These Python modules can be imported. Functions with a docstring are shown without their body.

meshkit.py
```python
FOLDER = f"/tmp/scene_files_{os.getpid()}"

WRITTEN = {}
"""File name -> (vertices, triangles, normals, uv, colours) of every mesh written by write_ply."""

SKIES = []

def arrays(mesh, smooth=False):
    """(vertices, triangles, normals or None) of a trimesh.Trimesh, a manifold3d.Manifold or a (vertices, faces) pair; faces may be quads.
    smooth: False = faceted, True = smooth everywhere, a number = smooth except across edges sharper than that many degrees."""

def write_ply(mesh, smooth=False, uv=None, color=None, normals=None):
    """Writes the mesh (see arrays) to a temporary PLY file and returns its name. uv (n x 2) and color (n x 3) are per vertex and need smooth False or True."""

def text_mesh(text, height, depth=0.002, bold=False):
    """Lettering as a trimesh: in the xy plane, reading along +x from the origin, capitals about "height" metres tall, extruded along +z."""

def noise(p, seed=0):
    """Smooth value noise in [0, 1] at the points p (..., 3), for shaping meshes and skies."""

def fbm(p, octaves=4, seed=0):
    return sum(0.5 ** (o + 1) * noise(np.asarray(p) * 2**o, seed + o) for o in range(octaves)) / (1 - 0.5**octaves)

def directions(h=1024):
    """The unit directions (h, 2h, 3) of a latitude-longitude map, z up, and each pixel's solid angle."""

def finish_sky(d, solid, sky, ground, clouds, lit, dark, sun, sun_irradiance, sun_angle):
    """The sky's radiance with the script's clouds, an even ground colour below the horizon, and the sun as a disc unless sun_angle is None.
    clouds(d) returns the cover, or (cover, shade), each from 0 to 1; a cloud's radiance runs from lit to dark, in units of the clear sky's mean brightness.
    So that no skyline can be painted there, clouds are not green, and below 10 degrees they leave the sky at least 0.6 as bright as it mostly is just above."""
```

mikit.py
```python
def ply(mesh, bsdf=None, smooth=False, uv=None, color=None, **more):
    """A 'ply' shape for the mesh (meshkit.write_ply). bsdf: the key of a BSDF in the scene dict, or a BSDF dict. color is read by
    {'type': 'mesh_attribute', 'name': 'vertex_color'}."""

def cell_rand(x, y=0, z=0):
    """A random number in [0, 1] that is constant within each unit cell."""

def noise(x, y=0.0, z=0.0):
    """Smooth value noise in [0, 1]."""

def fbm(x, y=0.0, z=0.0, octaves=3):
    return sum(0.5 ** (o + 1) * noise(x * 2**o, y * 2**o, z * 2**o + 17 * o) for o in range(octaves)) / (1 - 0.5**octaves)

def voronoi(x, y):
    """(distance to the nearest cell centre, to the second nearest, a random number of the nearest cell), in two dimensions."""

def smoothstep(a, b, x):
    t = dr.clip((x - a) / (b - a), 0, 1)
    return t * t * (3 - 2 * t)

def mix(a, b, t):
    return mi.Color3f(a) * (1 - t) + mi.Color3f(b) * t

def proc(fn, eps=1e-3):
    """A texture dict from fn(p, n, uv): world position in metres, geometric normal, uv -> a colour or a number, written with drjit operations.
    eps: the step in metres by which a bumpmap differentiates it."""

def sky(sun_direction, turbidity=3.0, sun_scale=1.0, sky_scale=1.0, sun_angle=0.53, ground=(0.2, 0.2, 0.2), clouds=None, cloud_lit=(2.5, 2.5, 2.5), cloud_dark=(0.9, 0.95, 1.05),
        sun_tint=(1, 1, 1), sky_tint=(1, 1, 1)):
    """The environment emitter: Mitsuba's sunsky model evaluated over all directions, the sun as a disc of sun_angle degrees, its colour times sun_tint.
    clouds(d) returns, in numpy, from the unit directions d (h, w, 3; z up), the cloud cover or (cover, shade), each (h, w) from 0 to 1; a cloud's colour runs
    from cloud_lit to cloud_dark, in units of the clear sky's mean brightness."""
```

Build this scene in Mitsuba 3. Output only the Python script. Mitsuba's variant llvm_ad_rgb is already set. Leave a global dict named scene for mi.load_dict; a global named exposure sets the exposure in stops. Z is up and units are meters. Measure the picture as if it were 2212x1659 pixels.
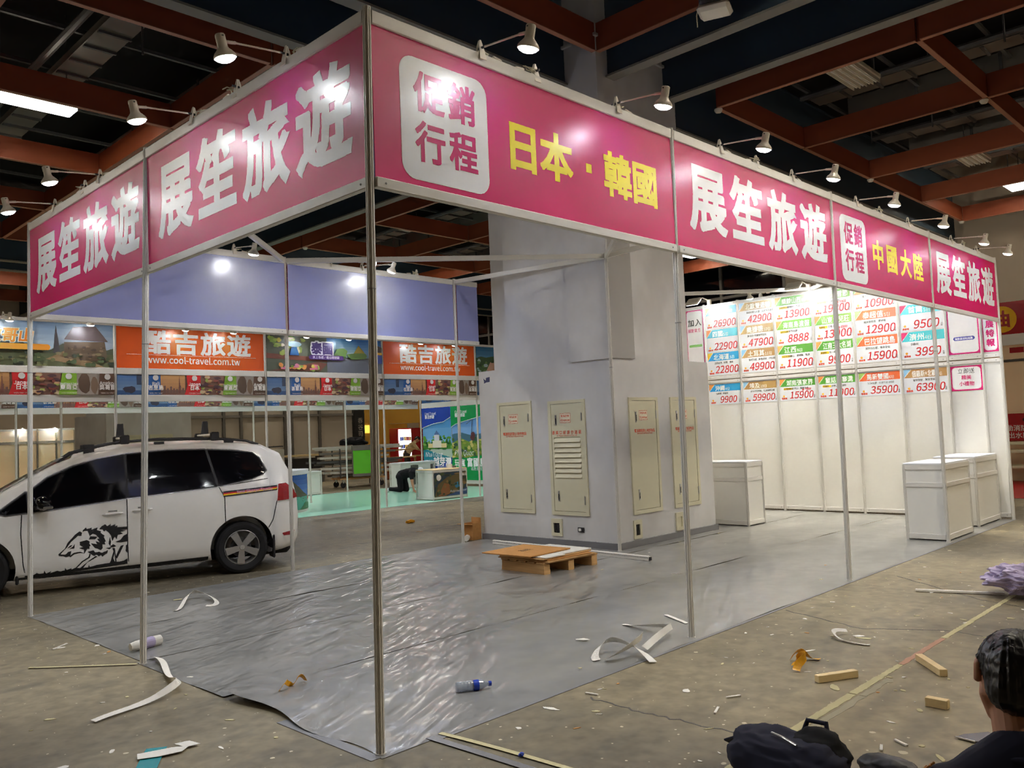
import math, random, glob
import numpy as np
import trimesh, shapely, manifold3d
from shapely import Polygon, MultiPolygon, affinity
from shapely.geometry import box as sbox, Point, LineString
import drjit as dr
import mitsuba as mi
import mikit, meshkit
from mikit import proc, noise, fbm, smoothstep, mix, voronoi, cell_rand

T = mi.ScalarTransform4f
scene, labels = {}, {}
RNG = random.Random(7)

# ------------------------------------------------------------------ camera
CAM = np.array([-2.7804, -3.7348, 1.6947])
YAW, PITCH, ROLL, FPX = 0.774231, 0.055029, -0.041736, 1823.05
_f = np.array([math.cos(PITCH) * math.cos(YAW), math.cos(PITCH) * math.sin(YAW), math.sin(PITCH)])
_r = np.array([math.sin(YAW), -math.cos(YAW), 0.0])
_u = np.cross(_r, _f)
_up = -math.sin(ROLL) * _r + math.cos(ROLL) * _u
scene['camera'] = {'type': 'perspective', 'fov_axis': 'x', 'fov': math.degrees(2 * math.atan(1106 / FPX)), 'near_clip': 0.05, 'far_clip': 200.0,
                   'to_world': T().look_at(origin=CAM.tolist(), target=(CAM + _f).tolist(), up=_up.tolist())}
exposure = 0.22
# ------------------------------------------------------------------ light levels (radiance of each kind of lamp)
WARM = (1.0, 0.90, 0.72)
COOL = (0.88, 0.95, 1.08)
INNER = (0.95, 0.97, 1.0)
FLOOD = (1.0, 0.93, 0.78)
L_TUBE = 74.0        # fluorescent fixtures of the hall, seen and added
L_SPOT = 230.0       # clip-on LED lamps over the pink fascia
L_INNER = 560.0      # clip-on lamps pointing into the booth
L_FLOOD = 1250.0      # floodlights over the price wall
L_FAR = 330.0        # lamps of the far booths
# hall fixtures that are switched on, centre x, y (first row is seen; second row is unseen, added as fill light)
LIT = [(1.55, 11.15), (14.3, 17.55), (21.25, 1.75), (21.55, 11.6),
       (4.9, -1.4), (4.9, -4.7), (11.4, -4.7), (14.65, -4.7), (17.9, -8.0), (1.65, -8.0), (8.2, -8.0), (-8.1, 8.3), (-4.8, 11.5), (-4.8, 14.8), (4.9, 24.5), (11.4, 24.5), (17.9, 24.5), (21.1, 27.8)]  # unseen fixtures, added and placed for their fill light
UNLIT = [(11.15, 1.68), (17.9, 1.78)]


def emitter(rgb, L):
    return {'type': 'area', 'radiance': {'type': 'rgb', 'value': [float(c * L) for c in rgb]}}


# ------------------------------------------------------------------ naming
def key_for(name):
    if name not in scene and name not in labels:
        return name
    i = 1
    while f'{name}_{i:03d}' in scene or f'{name}_{i:03d}' in labels:
        i += 1
    return f'{name}_{i:03d}'


def thing(name, label, cat, group=None):
    k = key_for(name)
    labels[k] = {'label': label, 'category': cat}
    if group:
        labels[k]['group'] = group
    return k


def struct(name):
    k = key_for(name)
    labels[k] = {'kind': 'structure'}
    return k


def add(parent, name, mesh, mat, label=None, cat=None, group=None, kind=None, smooth=False, emit=None, **kw):
    k = key_for(f'{parent}__{name}' if parent else name)
    d = mesh if isinstance(mesh, dict) else mikit.ply(mesh, mat, smooth=smooth, **kw)
    if emit is not None:
        d['emitter'] = emit
    scene[k] = d
    e = {}
    if label: e['label'] = label
    if cat: e['category'] = cat
    if group: e['group'] = group
    if kind: e['kind'] = kind
    if e: labels[k] = e
    return k


# ------------------------------------------------------------------ colours and materials
def lin(c):
    return [((x / 255 + 0.055) / 1.055) ** 2.4 if x > 10 else x / 255 / 12.92 for x in c]


def rgb(c):
    return {'type': 'rgb', 'value': [float(v) for v in lin(c)]}


def mat(name, color, rough=0.5, spec=0.5, metal=0.0, bump=None, scale=1.0, **kw):
    b = {'type': 'principled', 'base_color': color if isinstance(color, dict) else rgb(color), 'roughness': rough, 'specular': spec, 'metallic': metal, **kw}
    if bump is not None:
        b = {'type': 'bumpmap', 'tex': bump, 'scale': scale, 'bsdf': b}
    scene['mat_' + name] = {'type': 'twosided', 'bsdf': b}
    return 'mat_' + name


def V3(c):
    return mi.Color3f(*[float(x) for x in lin(c)])


def concrete(p, n, uv):
    x, y = p.x, p.y
    a = fbm(x * 0.55, y * 0.55, 0.0, 4)
    b = fbm(x * 2.3 + 9, y * 6.0, 3.0, 4)
    c = fbm(x * 14, y * 14, 1.0, 3)
    col = mix(V3((92, 85, 70)), V3((128, 118, 95)), smoothstep(0.3, 0.7, a))
    col = mix(col, V3((84, 81, 71)), smoothstep(0.5, 0.85, b) * 0.45)
    col = col * (0.74 + 0.52 * c)
    # flecks of old paint and glue, and darker oily spots
    d1, _, r1 = voronoi(x * 3.1, y * 3.1)
    w = noise(x * 34, y * 34, 0.5) * 0.10
    col = mix(col, V3((196, 186, 160)), dr.select((r1 > 0.62) & (d1 + w < 0.03 + 0.09 * r1 * noise(x * 0.7, y * 0.7, 8.0)), 0.85, 0.0))
    d2, _, r2 = voronoi(x * 9.3 + 5, y * 9.3)
    col = mix(col, V3((204, 196, 172)), dr.select((r2 > 0.80) & (d2 + w < 0.10), 0.7, 0.0))
    d3, _, r3 = voronoi(x * 1.7 + 3.3, y * 1.7 + 1.2)
    col = mix(col, V3((66, 63, 55)), dr.select(r3 > 0.8, 0.35, 0.0) * smoothstep(0.30, 0.12, d3 + w * 1.5))
    return col


def vinyl_col(p, n, uv):
    a = fbm(p.x * 0.9, p.y * 2.2, 2.0, 4)
    b = fbm(p.x * 7, p.y * 7, 5.0, 3)
    return mix(V3((104, 105, 104)), V3((132, 131, 128)), a) * (0.92 + 0.16 * b)


def vinyl_bump(p, n, uv):
    w = p.x * 0.9 + p.y * 0.35
    return 0.6 * fbm(w * 1.6, (p.y - 0.5 * p.x) * 7.0, 0.0, 3) + 0.25 * fbm(p.x * 5, p.y * 5, 3.0, 2)


def steel_orange(p, n, uv):
    a = fbm(p.x * 0.7, p.y * 0.7, p.z * 2.0, 3)
    return mix(V3((132, 66, 38)), V3((110, 53, 32)), a)


def plaster(p, n, uv):
    a = fbm(p.x * 1.3, p.y * 1.3, p.z * 0.9, 4)
    b = fbm(p.x * 9, p.y * 9, p.z * 3, 3)
    return mix(V3((206, 204, 202)), V3((190, 187, 184)), smoothstep(0.35, 0.7, a)) * (0.95 + 0.1 * b)


def wood_col(p, n, uv):
    g = fbm(p.x * 5 + p.z * 30, p.y * 5, p.z * 60, 3)
    return mix(V3((172, 132, 84)), V3((206, 168, 118)), g)


def card_col(p, n, uv):
    g = fbm(p.x * 30, p.y * 30, p.z * 30, 3)
    return mix(V3((176, 126, 72)), V3((194, 144, 90)), g)


def fair_wood(p, n, uv):
    g = fbm(p.x * 20, p.y * 20, p.z * 50, 3)
    return mix(V3((218, 192, 140)), V3((236, 214, 166)), g)


def fabric_bump(p, n, uv):
    return noise(p.x * 900, p.y * 900, p.z * 900)


m_concrete = mat('concrete', proc(concrete), 0.55, 0.35, bump=proc(lambda p, n, uv: fbm(p.x * 20, p.y * 20, 0.0, 3)), scale=0.003)
m_vinyl = mat('vinyl', proc(vinyl_col), 0.20, 0.75, bump=proc(vinyl_bump, eps=4e-3), scale=0.05)
m_vinyl_dark = mat('vinyl_skirting', (112, 112, 114), 0.35)
m_orange = mat('orange_steel', proc(steel_orange), 0.6, 0.3)
m_lip = mat('steel_lip', (150, 100, 76), 0.5)
m_navy = mat('navy_steel', (34, 48, 58), 0.6, 0.3)
m_flange = mat('grey_flange', (110, 108, 100), 0.6, 0.3)
m_deck = mat('ceiling_deck', (26, 26, 27), 0.9, 0.1)
m_duct = mat('duct', (104, 100, 94), 0.45, 0.5, 0.3)
m_duct_dark = mat('duct_dark', (62, 62, 62), 0.5)
m_plaster = mat('plaster', proc(plaster), 0.6, 0.3)
m_plaster_shade = mat('plaster_shade', (164, 161, 157), 0.7, 0.2)  # plaster darkened to paint in the shade on the corner slab
m_wall = mat('hall_wall', (168, 154, 136), 0.8, 0.2)
m_alu = mat('white_aluminium', (214, 211, 203), 0.36, 0.5)
m_alu_dark = mat('groove_shadow', (120, 120, 118), 0.5)
m_pink = mat('pink_print', (186, 18, 84), 0.38, 0.4)
m_white = mat('white_panel', (226, 224, 216), 0.42, 0.4)
m_white_print = mat('white_print', (232, 234, 238), 0.34, 0.5)
m_yellow_print = mat('yellow_print', (246, 224, 32), 0.34, 0.5)
m_pink_text = mat('pink_lettering', (182, 26, 92), 0.34, 0.5)
m_lav = mat('lavender_panel', (132, 136, 184), 0.33, 0.5)
m_print = mat('print', {'type': 'mesh_attribute', 'name': 'vertex_color'}, 0.42, 0.4)
m_cream = mat('cream_steel', (206, 200, 172), 0.42, 0.4)
m_dark = mat('dark_plastic', (24, 24, 26), 0.45)
m_black = mat('black', (10, 10, 11), 0.6)
m_chrome = mat('chrome', (190, 190, 190), 0.2, 0.5, 0.9)
m_lampwhite = mat('lamp_white', (226, 220, 206), 0.35)
m_cord = mat('cord', (205, 200, 176), 0.5)
m_red = mat('red_paint', (150, 16, 22), 0.4)
m_car = mat('car_white', (232, 230, 225), 0.22, 0.5, clearcoat=1.0, clearcoat_gloss=0.97)
m_glass_dark = mat('tinted_glass', (6, 7, 10), 0.06, 0.35)
m_rubber = mat('rubber', (30, 30, 31), 0.75, 0.3)
m_rim = mat('alloy', (176, 174, 170), 0.28, 0.5, 0.7)
m_tail = mat('tail_lamp', (140, 12, 22), 0.12, 0.5, clearcoat=1.0)
m_wood = mat('pallet_wood', proc(wood_col), 0.7, 0.2)
m_fair = mat('fair_wood', proc(fair_wood), 0.6, 0.3)
m_card = mat('cardboard', proc(card_col), 0.8, 0.2)
m_paper = mat('paper', (226, 222, 212), 0.6, 0.3)
m_tape_old = mat('old_tape', (188, 180, 140), 0.7, 0.2)
m_amber = mat('amber_tape', (222, 160, 30), 0.3, 0.5)
m_navycloth = mat('navy_cloth', (26, 28, 44), 0.85, 0.2, sheen=0.3, bump=proc(fabric_bump), scale=0.0006)
m_blackcloth = mat('black_cloth', (16, 17, 20), 0.85, 0.2)
m_skin = mat('skin', (178, 128, 100), 0.5, 0.4)
m_hair = mat('hair', (14, 12, 12), 0.33, 0.5)
m_khaki = mat('khaki_cloth', (196, 176, 136), 0.8, 0.2)
m_trouser = mat('trouser', (44, 42, 40), 0.85, 0.2)
m_green = mat('green_panel', (92, 196, 26), 0.4)
m_grey = mat('grey_panel', (158, 148, 134), 0.6, 0.3)
m_greydark = mat('dark_grey_post', (76, 72, 66), 0.6)
m_greensheet = mat('green_vinyl', (136, 188, 164), 0.18, 0.5, bump=proc(vinyl_bump, eps=4e-3), scale=0.014)
m_ochre = mat('ochre_wall', (214, 166, 74), 0.7, 0.2)
m_peach = mat('peach_panel', (232, 204, 168), 0.6, 0.3)
m_purple = mat('purple_film', (176, 164, 196), 0.3, 0.5)
m_teal = mat('teal_tape', (20, 130, 136), 0.4)
m_blue = mat('blue_plastic', (28, 60, 170), 0.3)
scene['mat_clear_bottle'] = {'type': 'principledthin', 'base_color': rgb((226, 232, 240)), 'roughness': 0.12, 'spec_trans': 0.78, 'diff_trans': 0.6, 'eta': 1.5}
m_film = 'mat_clear_bottle'
m_blade = mat('grey_blade', (74, 72, 76), 0.35, 0.5, 0.4)

# ------------------------------------------------------------------ mesh helpers
cat_ = trimesh.util.concatenate


def box(x0, x1, y0, y1, z0, z1, c=0.0):
    if c <= 0:
        m = trimesh.creation.box((x1 - x0, y1 - y0, z1 - z0))
        m.apply_translation(((x0 + x1) / 2, (y0 + y1) / 2, (z0 + z1) / 2))
        return m
    c = min(c, 0.45 * min(x1 - x0, y1 - y0, z1 - z0))
    pts = []
    for X, sx in ((x0, 1), (x1, -1)):
        for Y, sy in ((y0, 1), (y1, -1)):
            for Z, sz in ((z0, 1), (z1, -1)):
                pts += [(X + c * sx, Y + c * sy, Z), (X + c * sx, Y, Z + c * sz), (X, Y + c * sy, Z + c * sz)]
    return trimesh.convex.convex_hull(np.array(pts))


def rot(m, deg, axis=(0, 0, 1), at=(0, 0, 0)):
    m.apply_transform(trimesh.transformations.rotation_matrix(math.radians(deg), axis, at))
    return m


def mv(m, x, y, z=0.0):
    m.apply_translation((x, y, z))
    return m


def bar(a, b, w, h, c=0.0, up=(0, 0, 1)):
    """A rectangular bar from a to b, w wide (sideways) and h tall."""
    a, b = np.array(a, float), np.array(b, float)
    L = np.linalg.norm(b - a)
    x = (b - a) / L
    y = np.cross(up, x); y /= np.linalg.norm(y)
    z = np.cross(x, y)
    m = box(0, L, -w / 2, w / 2, -h / 2, h / 2, c)
    M = np.eye(4); M[:3, 0], M[:3, 1], M[:3, 2], M[:3, 3] = x, y, z, a
    m.apply_transform(M)
    return m


def tube(pts, r, n=8, caps=True):
    p = np.asarray(pts, float)
    r = np.broadcast_to(np.asarray(r, float), (len(p),))
    t = np.gradient(p, axis=0); t /= np.linalg.norm(t, axis=1, keepdims=True) + 1e-12
    ref = np.array([0, 0, 1.0]) if abs(t[:, 2]).mean() < 0.8 else np.array([1.0, 0, 0])
    a = np.cross(t, ref); a /= np.linalg.norm(a, axis=1, keepdims=True) + 1e-12
    b = np.cross(t, a)
    an = np.arange(n) * 2 * np.pi / n
    v = p[:, None] + r[:, None, None] * (np.cos(an)[None, :, None] * a[:, None] + np.sin(an)[None, :, None] * b[:, None])
    v = v.reshape(-1, 3); f = []
    for i in range(len(p) - 1):
        for j in range(n):
            q = [i * n + j, i * n + (j + 1) % n, (i + 1) * n + (j + 1) % n, (i + 1) * n + j]
            f += [[q[0], q[2], q[1]], [q[0], q[3], q[2]]]
    if caps:
        v = np.vstack([v, p[0], p[-1]]); k = len(v) - 2
        for j in range(n):
            f += [[k, j, (j + 1) % n], [k + 1, (len(p) - 1) * n + (j + 1) % n, (len(p) - 1) * n + j]]
    m = trimesh.Trimesh(v, f, process=False)
    if m.volume < 0: m.invert()
    return m


def lathe(profile, n=24):
    """(radius, z) pairs turned about z."""
    return trimesh.creation.revolve(np.array(profile, float), sections=n)


def extrude(poly, h):
    polys = getattr(poly, 'geoms', [poly])
    return cat_([trimesh.creation.extrude_polygon(g, h, engine='earcut') for g in polys if g.area > 1e-12])


def hullman(pts):
    return trimesh.convex.convex_hull(np.array(pts, float))


class Frame:
    """A plane in the world: O + u*U + v*V, N = U x V towards the viewer of the print."""
    def __init__(s, O, U, V=(0, 0, 1)):
        s.O, s.U, s.V = np.array(O, float), np.array(U, float), np.array(V, float)
        s.U /= np.linalg.norm(s.U); s.V /= np.linalg.norm(s.V)
        s.N = np.cross(s.U, s.V)
        s.M = np.eye(4); s.M[:3, 0], s.M[:3, 1], s.M[:3, 2], s.M[:3, 3] = s.U, s.V, s.N, s.O

    def at(s, u, v, d=0.0):
        return s.O + u * s.U + v * s.V + d * s.N

    def slab(s, poly, d0, d1):
        m = extrude(poly, d1 - d0); m.apply_translation((0, 0, d0)); m.apply_transform(s.M)
        return m

    def rect(s, u0, v0, u1, v1, d0, d1, c=0.0):
        m = box(u0, u1, v0, v1, d0, d1, c); m.apply_transform(s.M)
        return m

    def place(s, m):
        m = m.copy(); m.apply_transform(s.M)
        return m

    def flat(s, layers, d=0.001, step=0.0005):
        """Flat print: (geometry, sRGB colour) layers one over the other -> mesh, vertex colours."""
        vs, fs, cs, k = [], [], [], 0
        for g, c in layers:
            for q in getattr(g, 'geoms', [g]):
                if q.is_empty or q.geom_type != 'Polygon' or q.area < 1e-9: continue
                v, f = trimesh.creation.triangulate_polygon(q, engine='earcut')
                v, f = np.asarray(v), np.asarray(f)
                if len(f) == 0: continue
                e1, e2 = v[f[:, 1]] - v[f[:, 0]], v[f[:, 2]] - v[f[:, 0]]
                neg = e1[:, 0] * e2[:, 1] - e1[:, 1] * e2[:, 0] < 0
                f[neg] = f[neg][:, ::-1]
                vs.append(s.O + v[:, :1] * s.U + v[:, 1:2] * s.V + d * s.N); fs.append(f + k); k += len(v)
                cs.append(np.tile(lin(c), (len(v), 1)))
            d += step
        return trimesh.Trimesh(np.vstack(vs), np.vstack(fs), process=False), np.vstack(cs)


def add_print(parent, name, fr, layers, d=0.001, step=0.0005, **kw):
    m, c = fr.flat(layers, d, step)
    return add(parent, name, m, m_print, color=c, **kw)


# ------------------------------------------------------------------ lettering
FONT = glob.glob('/opt/blender-*/*/datafiles/fonts/Noto Sans CJK Regular.woff2')[0]
_fonts, _glyphs = {}, {}


def glyph(ch, res=72):
    from PIL import Image, ImageDraw, ImageFont
    if (ch, res) in _glyphs:
        return _glyphs[ch, res]
    if res not in _fonts:
        _fonts[res] = ImageFont.truetype(FONT, res)
    f = _fonts[res]
    im = Image.new('L', (int(res * 1.5), int(res * 1.6)))
    bx, by = int(res * 0.2), int(res * 1.15)
    ImageDraw.Draw(im).text((bx, by), ch, 255, font=f, anchor='ls')
    on = np.pad(np.asarray(im) > 120, ((0, 0), (1, 1))).astype(np.int8)
    dif = np.diff(on, axis=1)
    rows, st = np.nonzero(dif == 1)
    en = np.nonzero(dif == -1)[1]
    if len(rows) == 0:
        shp = Polygon()
    else:
        shp = shapely.union_all(shapely.box(st, -rows - 1, en, -rows)).buffer(0.6).buffer(-0.6).simplify(0.75)
        shp = affinity.affine_transform(shp, [1 / res, 0, 0, 1 / res, -bx / res, by / res])
    _glyphs[ch, res] = (shp, f.getlength(ch) / res)
    return _glyphs[ch, res]


def text(s, x, y, h, bold=0.0, sx=1.0, slant=0.0, gap=0.0, res=72, center=False, lean=0.0):
    """Lettering as shapely geometry; em height h, left edge x, baseline y (CJK glyphs reach 0.12 em below it)."""
    out, u = [], 0.0
    for ch in s:
        g, adv = glyph(ch, res)
        if not g.is_empty:
            if bold: g = g.buffer(bold, join_style=2)
            out.append(affinity.affine_transform(g, [h * sx, h * slant, 0, h, x + u, y]))
        u += (adv * sx + gap) * h
    g = shapely.union_all(out) if out else Polygon()
    return affinity.translate(g, -u / 2, 0) if center else g


def vtext(s, x, y, h, bold=0.0, gap=0.08):
    return shapely.union_all([text(c, x, y - i * h * (1 + gap), h, bold) for i, c in enumerate(s)])


def rrect(u0, v0, u1, v1, r):
    return sbox(u0 + r, v0 + r, u1 - r, v1 - r).buffer(r, quad_segs=6)


def ell(u, v, a, b=None):
    return affinity.scale(Point(u, v).buffer(1, quad_segs=8), a, b or a)


def blob(rng, u, v, a, b, n=11, k=0.3):
    return Polygon([(u + a * math.cos(t * 2 * math.pi / n) * (1 + rng.uniform(-k, k)), v + b * math.sin(t * 2 * math.pi / n) * (1 + rng.uniform(-k, k))) for t in range(n)]).buffer(0)

# ================================================================== the hall
GX = [6.55 + 3.25 * k for k in range(-5, 6)]
GY = [3.45 + 3.25 * k for k in range(-4, 9)]
ZV = 7.0
X0, X1, Y0, Y1, ZC = -13.0, 24.0, -14.0, 31.0, 9.0
fl = struct('floor')
add(fl, 'slab', box(X0, X1, Y0, Y1, -0.2, 0.0), m_concrete)
ce = struct('ceiling')
add(ce, 'deck', box(X0, X1, Y0, Y1, ZC, ZC + 0.2), m_deck)
for nm, b in (('wall_right', (X1, X1 + 0.2, Y0, 9.4)), ('wall_back', (X0, X1, Y1, Y1 + 0.2)), ('wall_left', (X0 - 0.2, X0, Y0, Y1)), ('wall_front', (X0, X1, Y0 - 0.2, Y0))):
    w = struct(nm)
    add(w, 'wall_face', box(b[0], b[1], b[2], b[3], 0, ZC), m_wall)
# dark glazing in the upper part of the right wall
add('wall_right', 'wall_face', box(X1, X1 + 0.2, 9.4, Y1, 0, 4.6), m_wall)
wi = struct('window_1')
for j in range(9):
    ya = 9.4 + j * 2.4
    for z0 in (4.6, 6.1, 7.6):
        add(wi, 'pane', box(X1 + 0.06, X1 + 0.1, ya + 0.05, min(ya + 2.35, Y1), z0 + 0.05, min(z0 + 1.45, ZC)), m_glass_dark)
for j in range(10):
    add(wi, 'mullion', box(X1 - 0.02, X1 + 0.14, 9.35 + j * 2.4, 9.45 + j * 2.4, 4.6, ZC), m_greydark)
for z0 in (4.6, 6.1, 7.6):
    add(wi, 'transom', box(X1 - 0.02, X1 + 0.14, 9.4, Y1, z0 - 0.05, z0 + 0.05), m_greydark)

# the orange steel grid hung under the deck; corridors with paired beams stay open
seg = mikit.ply(box(0.03, 3.22, -0.025, 0.025, 0.0, 0.40), m_orange)
lip = mikit.ply(box(0.03, 3.22, -0.04, 0.04, -0.012, 0.0), m_lip)


def corridor(v):
    return abs((v - 3.45) % 16.25) < 0.1 or abs((v - 3.45) % 16.25 - 16.25) < 0.1


for i, x in enumerate(GX):
    for j, y in enumerate(GY):
        if i < len(GX) - 1 and not corridor(x - 3.1) and x + 3.25 < X1:
            k = add(ce, 'valance', {**seg, 'to_world': T().translate([x, y, ZV])}, None)
            add(k, 'lip', {**lip, 'to_world': T().translate([x, y, ZV])}, None)
        if j < len(GY) - 1 and not corridor(y) and y + 3.25 < Y1:
            k = add(ce, 'valance', {**seg, 'to_world': T().translate([x, y, ZV]).rotate([0, 0, 1], 90)}, None)
            add(k, 'lip', {**lip, 'to_world': T().translate([x, y, ZV]).rotate([0, 0, 1], 90)}, None)


def beam(a, b, z=6.68):
    k = add(ce, 'beam', bar((*a, z + 0.9), (*b, z + 0.9), 0.09, 1.75), m_navy)
    add(k, 'flange', bar((*a, z), (*b, z), 0.2, 0.03), m_flange)
    add(k, 'flange', bar((*a, z + 1.75), (*b, z + 1.75), 0.2, 0.03), m_navy)


for y in (4.05, 5.40):
    beam((X0, y), (6.5, y)); beam((8.46, y), (X1, y))
for x in (6.80, 8.20):
    beam((x, Y0), (x, 3.42)); beam((x, 6.05), (x, Y1))
for y in (20.9, 22.2):
    beam((X0, y), (X1, y))
# services above the grid: cable trays, pipes, ducts, hanger channels
for x0 in (1.9, 13.3, 16.9, 20.2):
    for (ya, yb) in ((Y0, 3.4), (6.8, 19.6)):
        k = add(ce, 'cable_tray', box(x0, x0 + 0.5, ya, yb, 8.02, 8.06), m_duct)
        add(k, 'tray_side', box(x0 - 0.02, x0, ya, yb, 8.0, 8.12), m_duct)
        n = int((yb - ya) / 0.62)
        for i in range(n):
            if -4 < ya + i * 0.62 < 18:
                add(k, 'tray_rung', box(x0, x0 + 0.5, ya + i * 0.62, ya + i * 0.62 + 0.05, 7.98, 8.02), m_duct_dark)
        add(ce, 'pipe', tube([(x0 - 0.35, ya, 7.95), (x0 - 0.35, yb, 7.95)], 0.06), m_duct_dark)
for x0 in (14.7, 18.2, 4.2):
    for (ya, yb) in ((Y0, 3.2), (7.0, 19.4)):
        k = add(ce, 'duct', box(x0, x0 + 1.0, ya, yb, 7.9, 8.35, 0.02), m_duct)
        for i in range(int((yb - ya) / 1.5)):
            add(k, 'duct_band', box(x0 - 0.02, x0 + 1.02, ya + 0.8 + i * 1.5, ya + 0.86 + i * 1.5, 7.88, 8.37), m_duct_dark)
for y in [GY[0] + 1.62 * k for k in range(22)]:
    if not (3.5 < y < 6.6):
        add(ce, 'hanger_channel', box(X0, X1, y - 0.03, y + 0.03, 8.15, 8.21), m_duct_dark)
for x, y in ((11.9, -0.4), (11.9, 1.6), (15.1, 1.7), (15.1, 2.9), (2.2, 8.4), (11.8, 9.0)):
    add(ce, 'hanger_rod', tube([(x, y, 7.4), (x, y, ZC)], 0.015, 6), m_duct_dark)
add(ce, 'pipe', tube([(7.4, Y0, 7.3), (7.4, 3.3, 7.3)], 0.05), m_red)
add(ce, 'pipe', tube([(7.55, 6.2, 7.3), (7.55, Y1, 7.3)], 0.05), m_red)


def fixture(x, y, lit, label):
    k = thing('ceiling_light', label, 'ceiling light', 'fluorescent fixtures switched on' if lit else 'fluorescent fixtures switched off')
    z = 7.32
    add(k, 'housing', box(x - 0.62, x + 0.62, y - 0.24, y + 0.24, z + 0.06, z + 0.16, 0.02), m_lampwhite)
    if lit:
        add(k, 'diffuser', box(x - 0.6, x + 0.6, y - 0.2, y + 0.2, z, z + 0.055), m_lampwhite, emit=emitter(WARM, L_TUBE))
    else:
        for i in range(4):
            yy = y - 0.165 + 0.11 * i
            add(k, 'tube_lamp', tube([(x - 0.58, yy, z + 0.03), (x + 0.58, yy, z + 0.03)], 0.016, 8), m_white)
        for i in range(5):
            yy = y - 0.22 + 0.11 * i
            add(k, 'reflector', box(x - 0.6, x + 0.6, yy - 0.006, yy + 0.006, z, z + 0.06), m_lampwhite)
    for s in (-0.5, 0.5):
        add(k, 'suspension_rod', tube([(x + s, y, z + 0.16), (x + s, y, ZC)], 0.01, 5), m_duct_dark)


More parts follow.
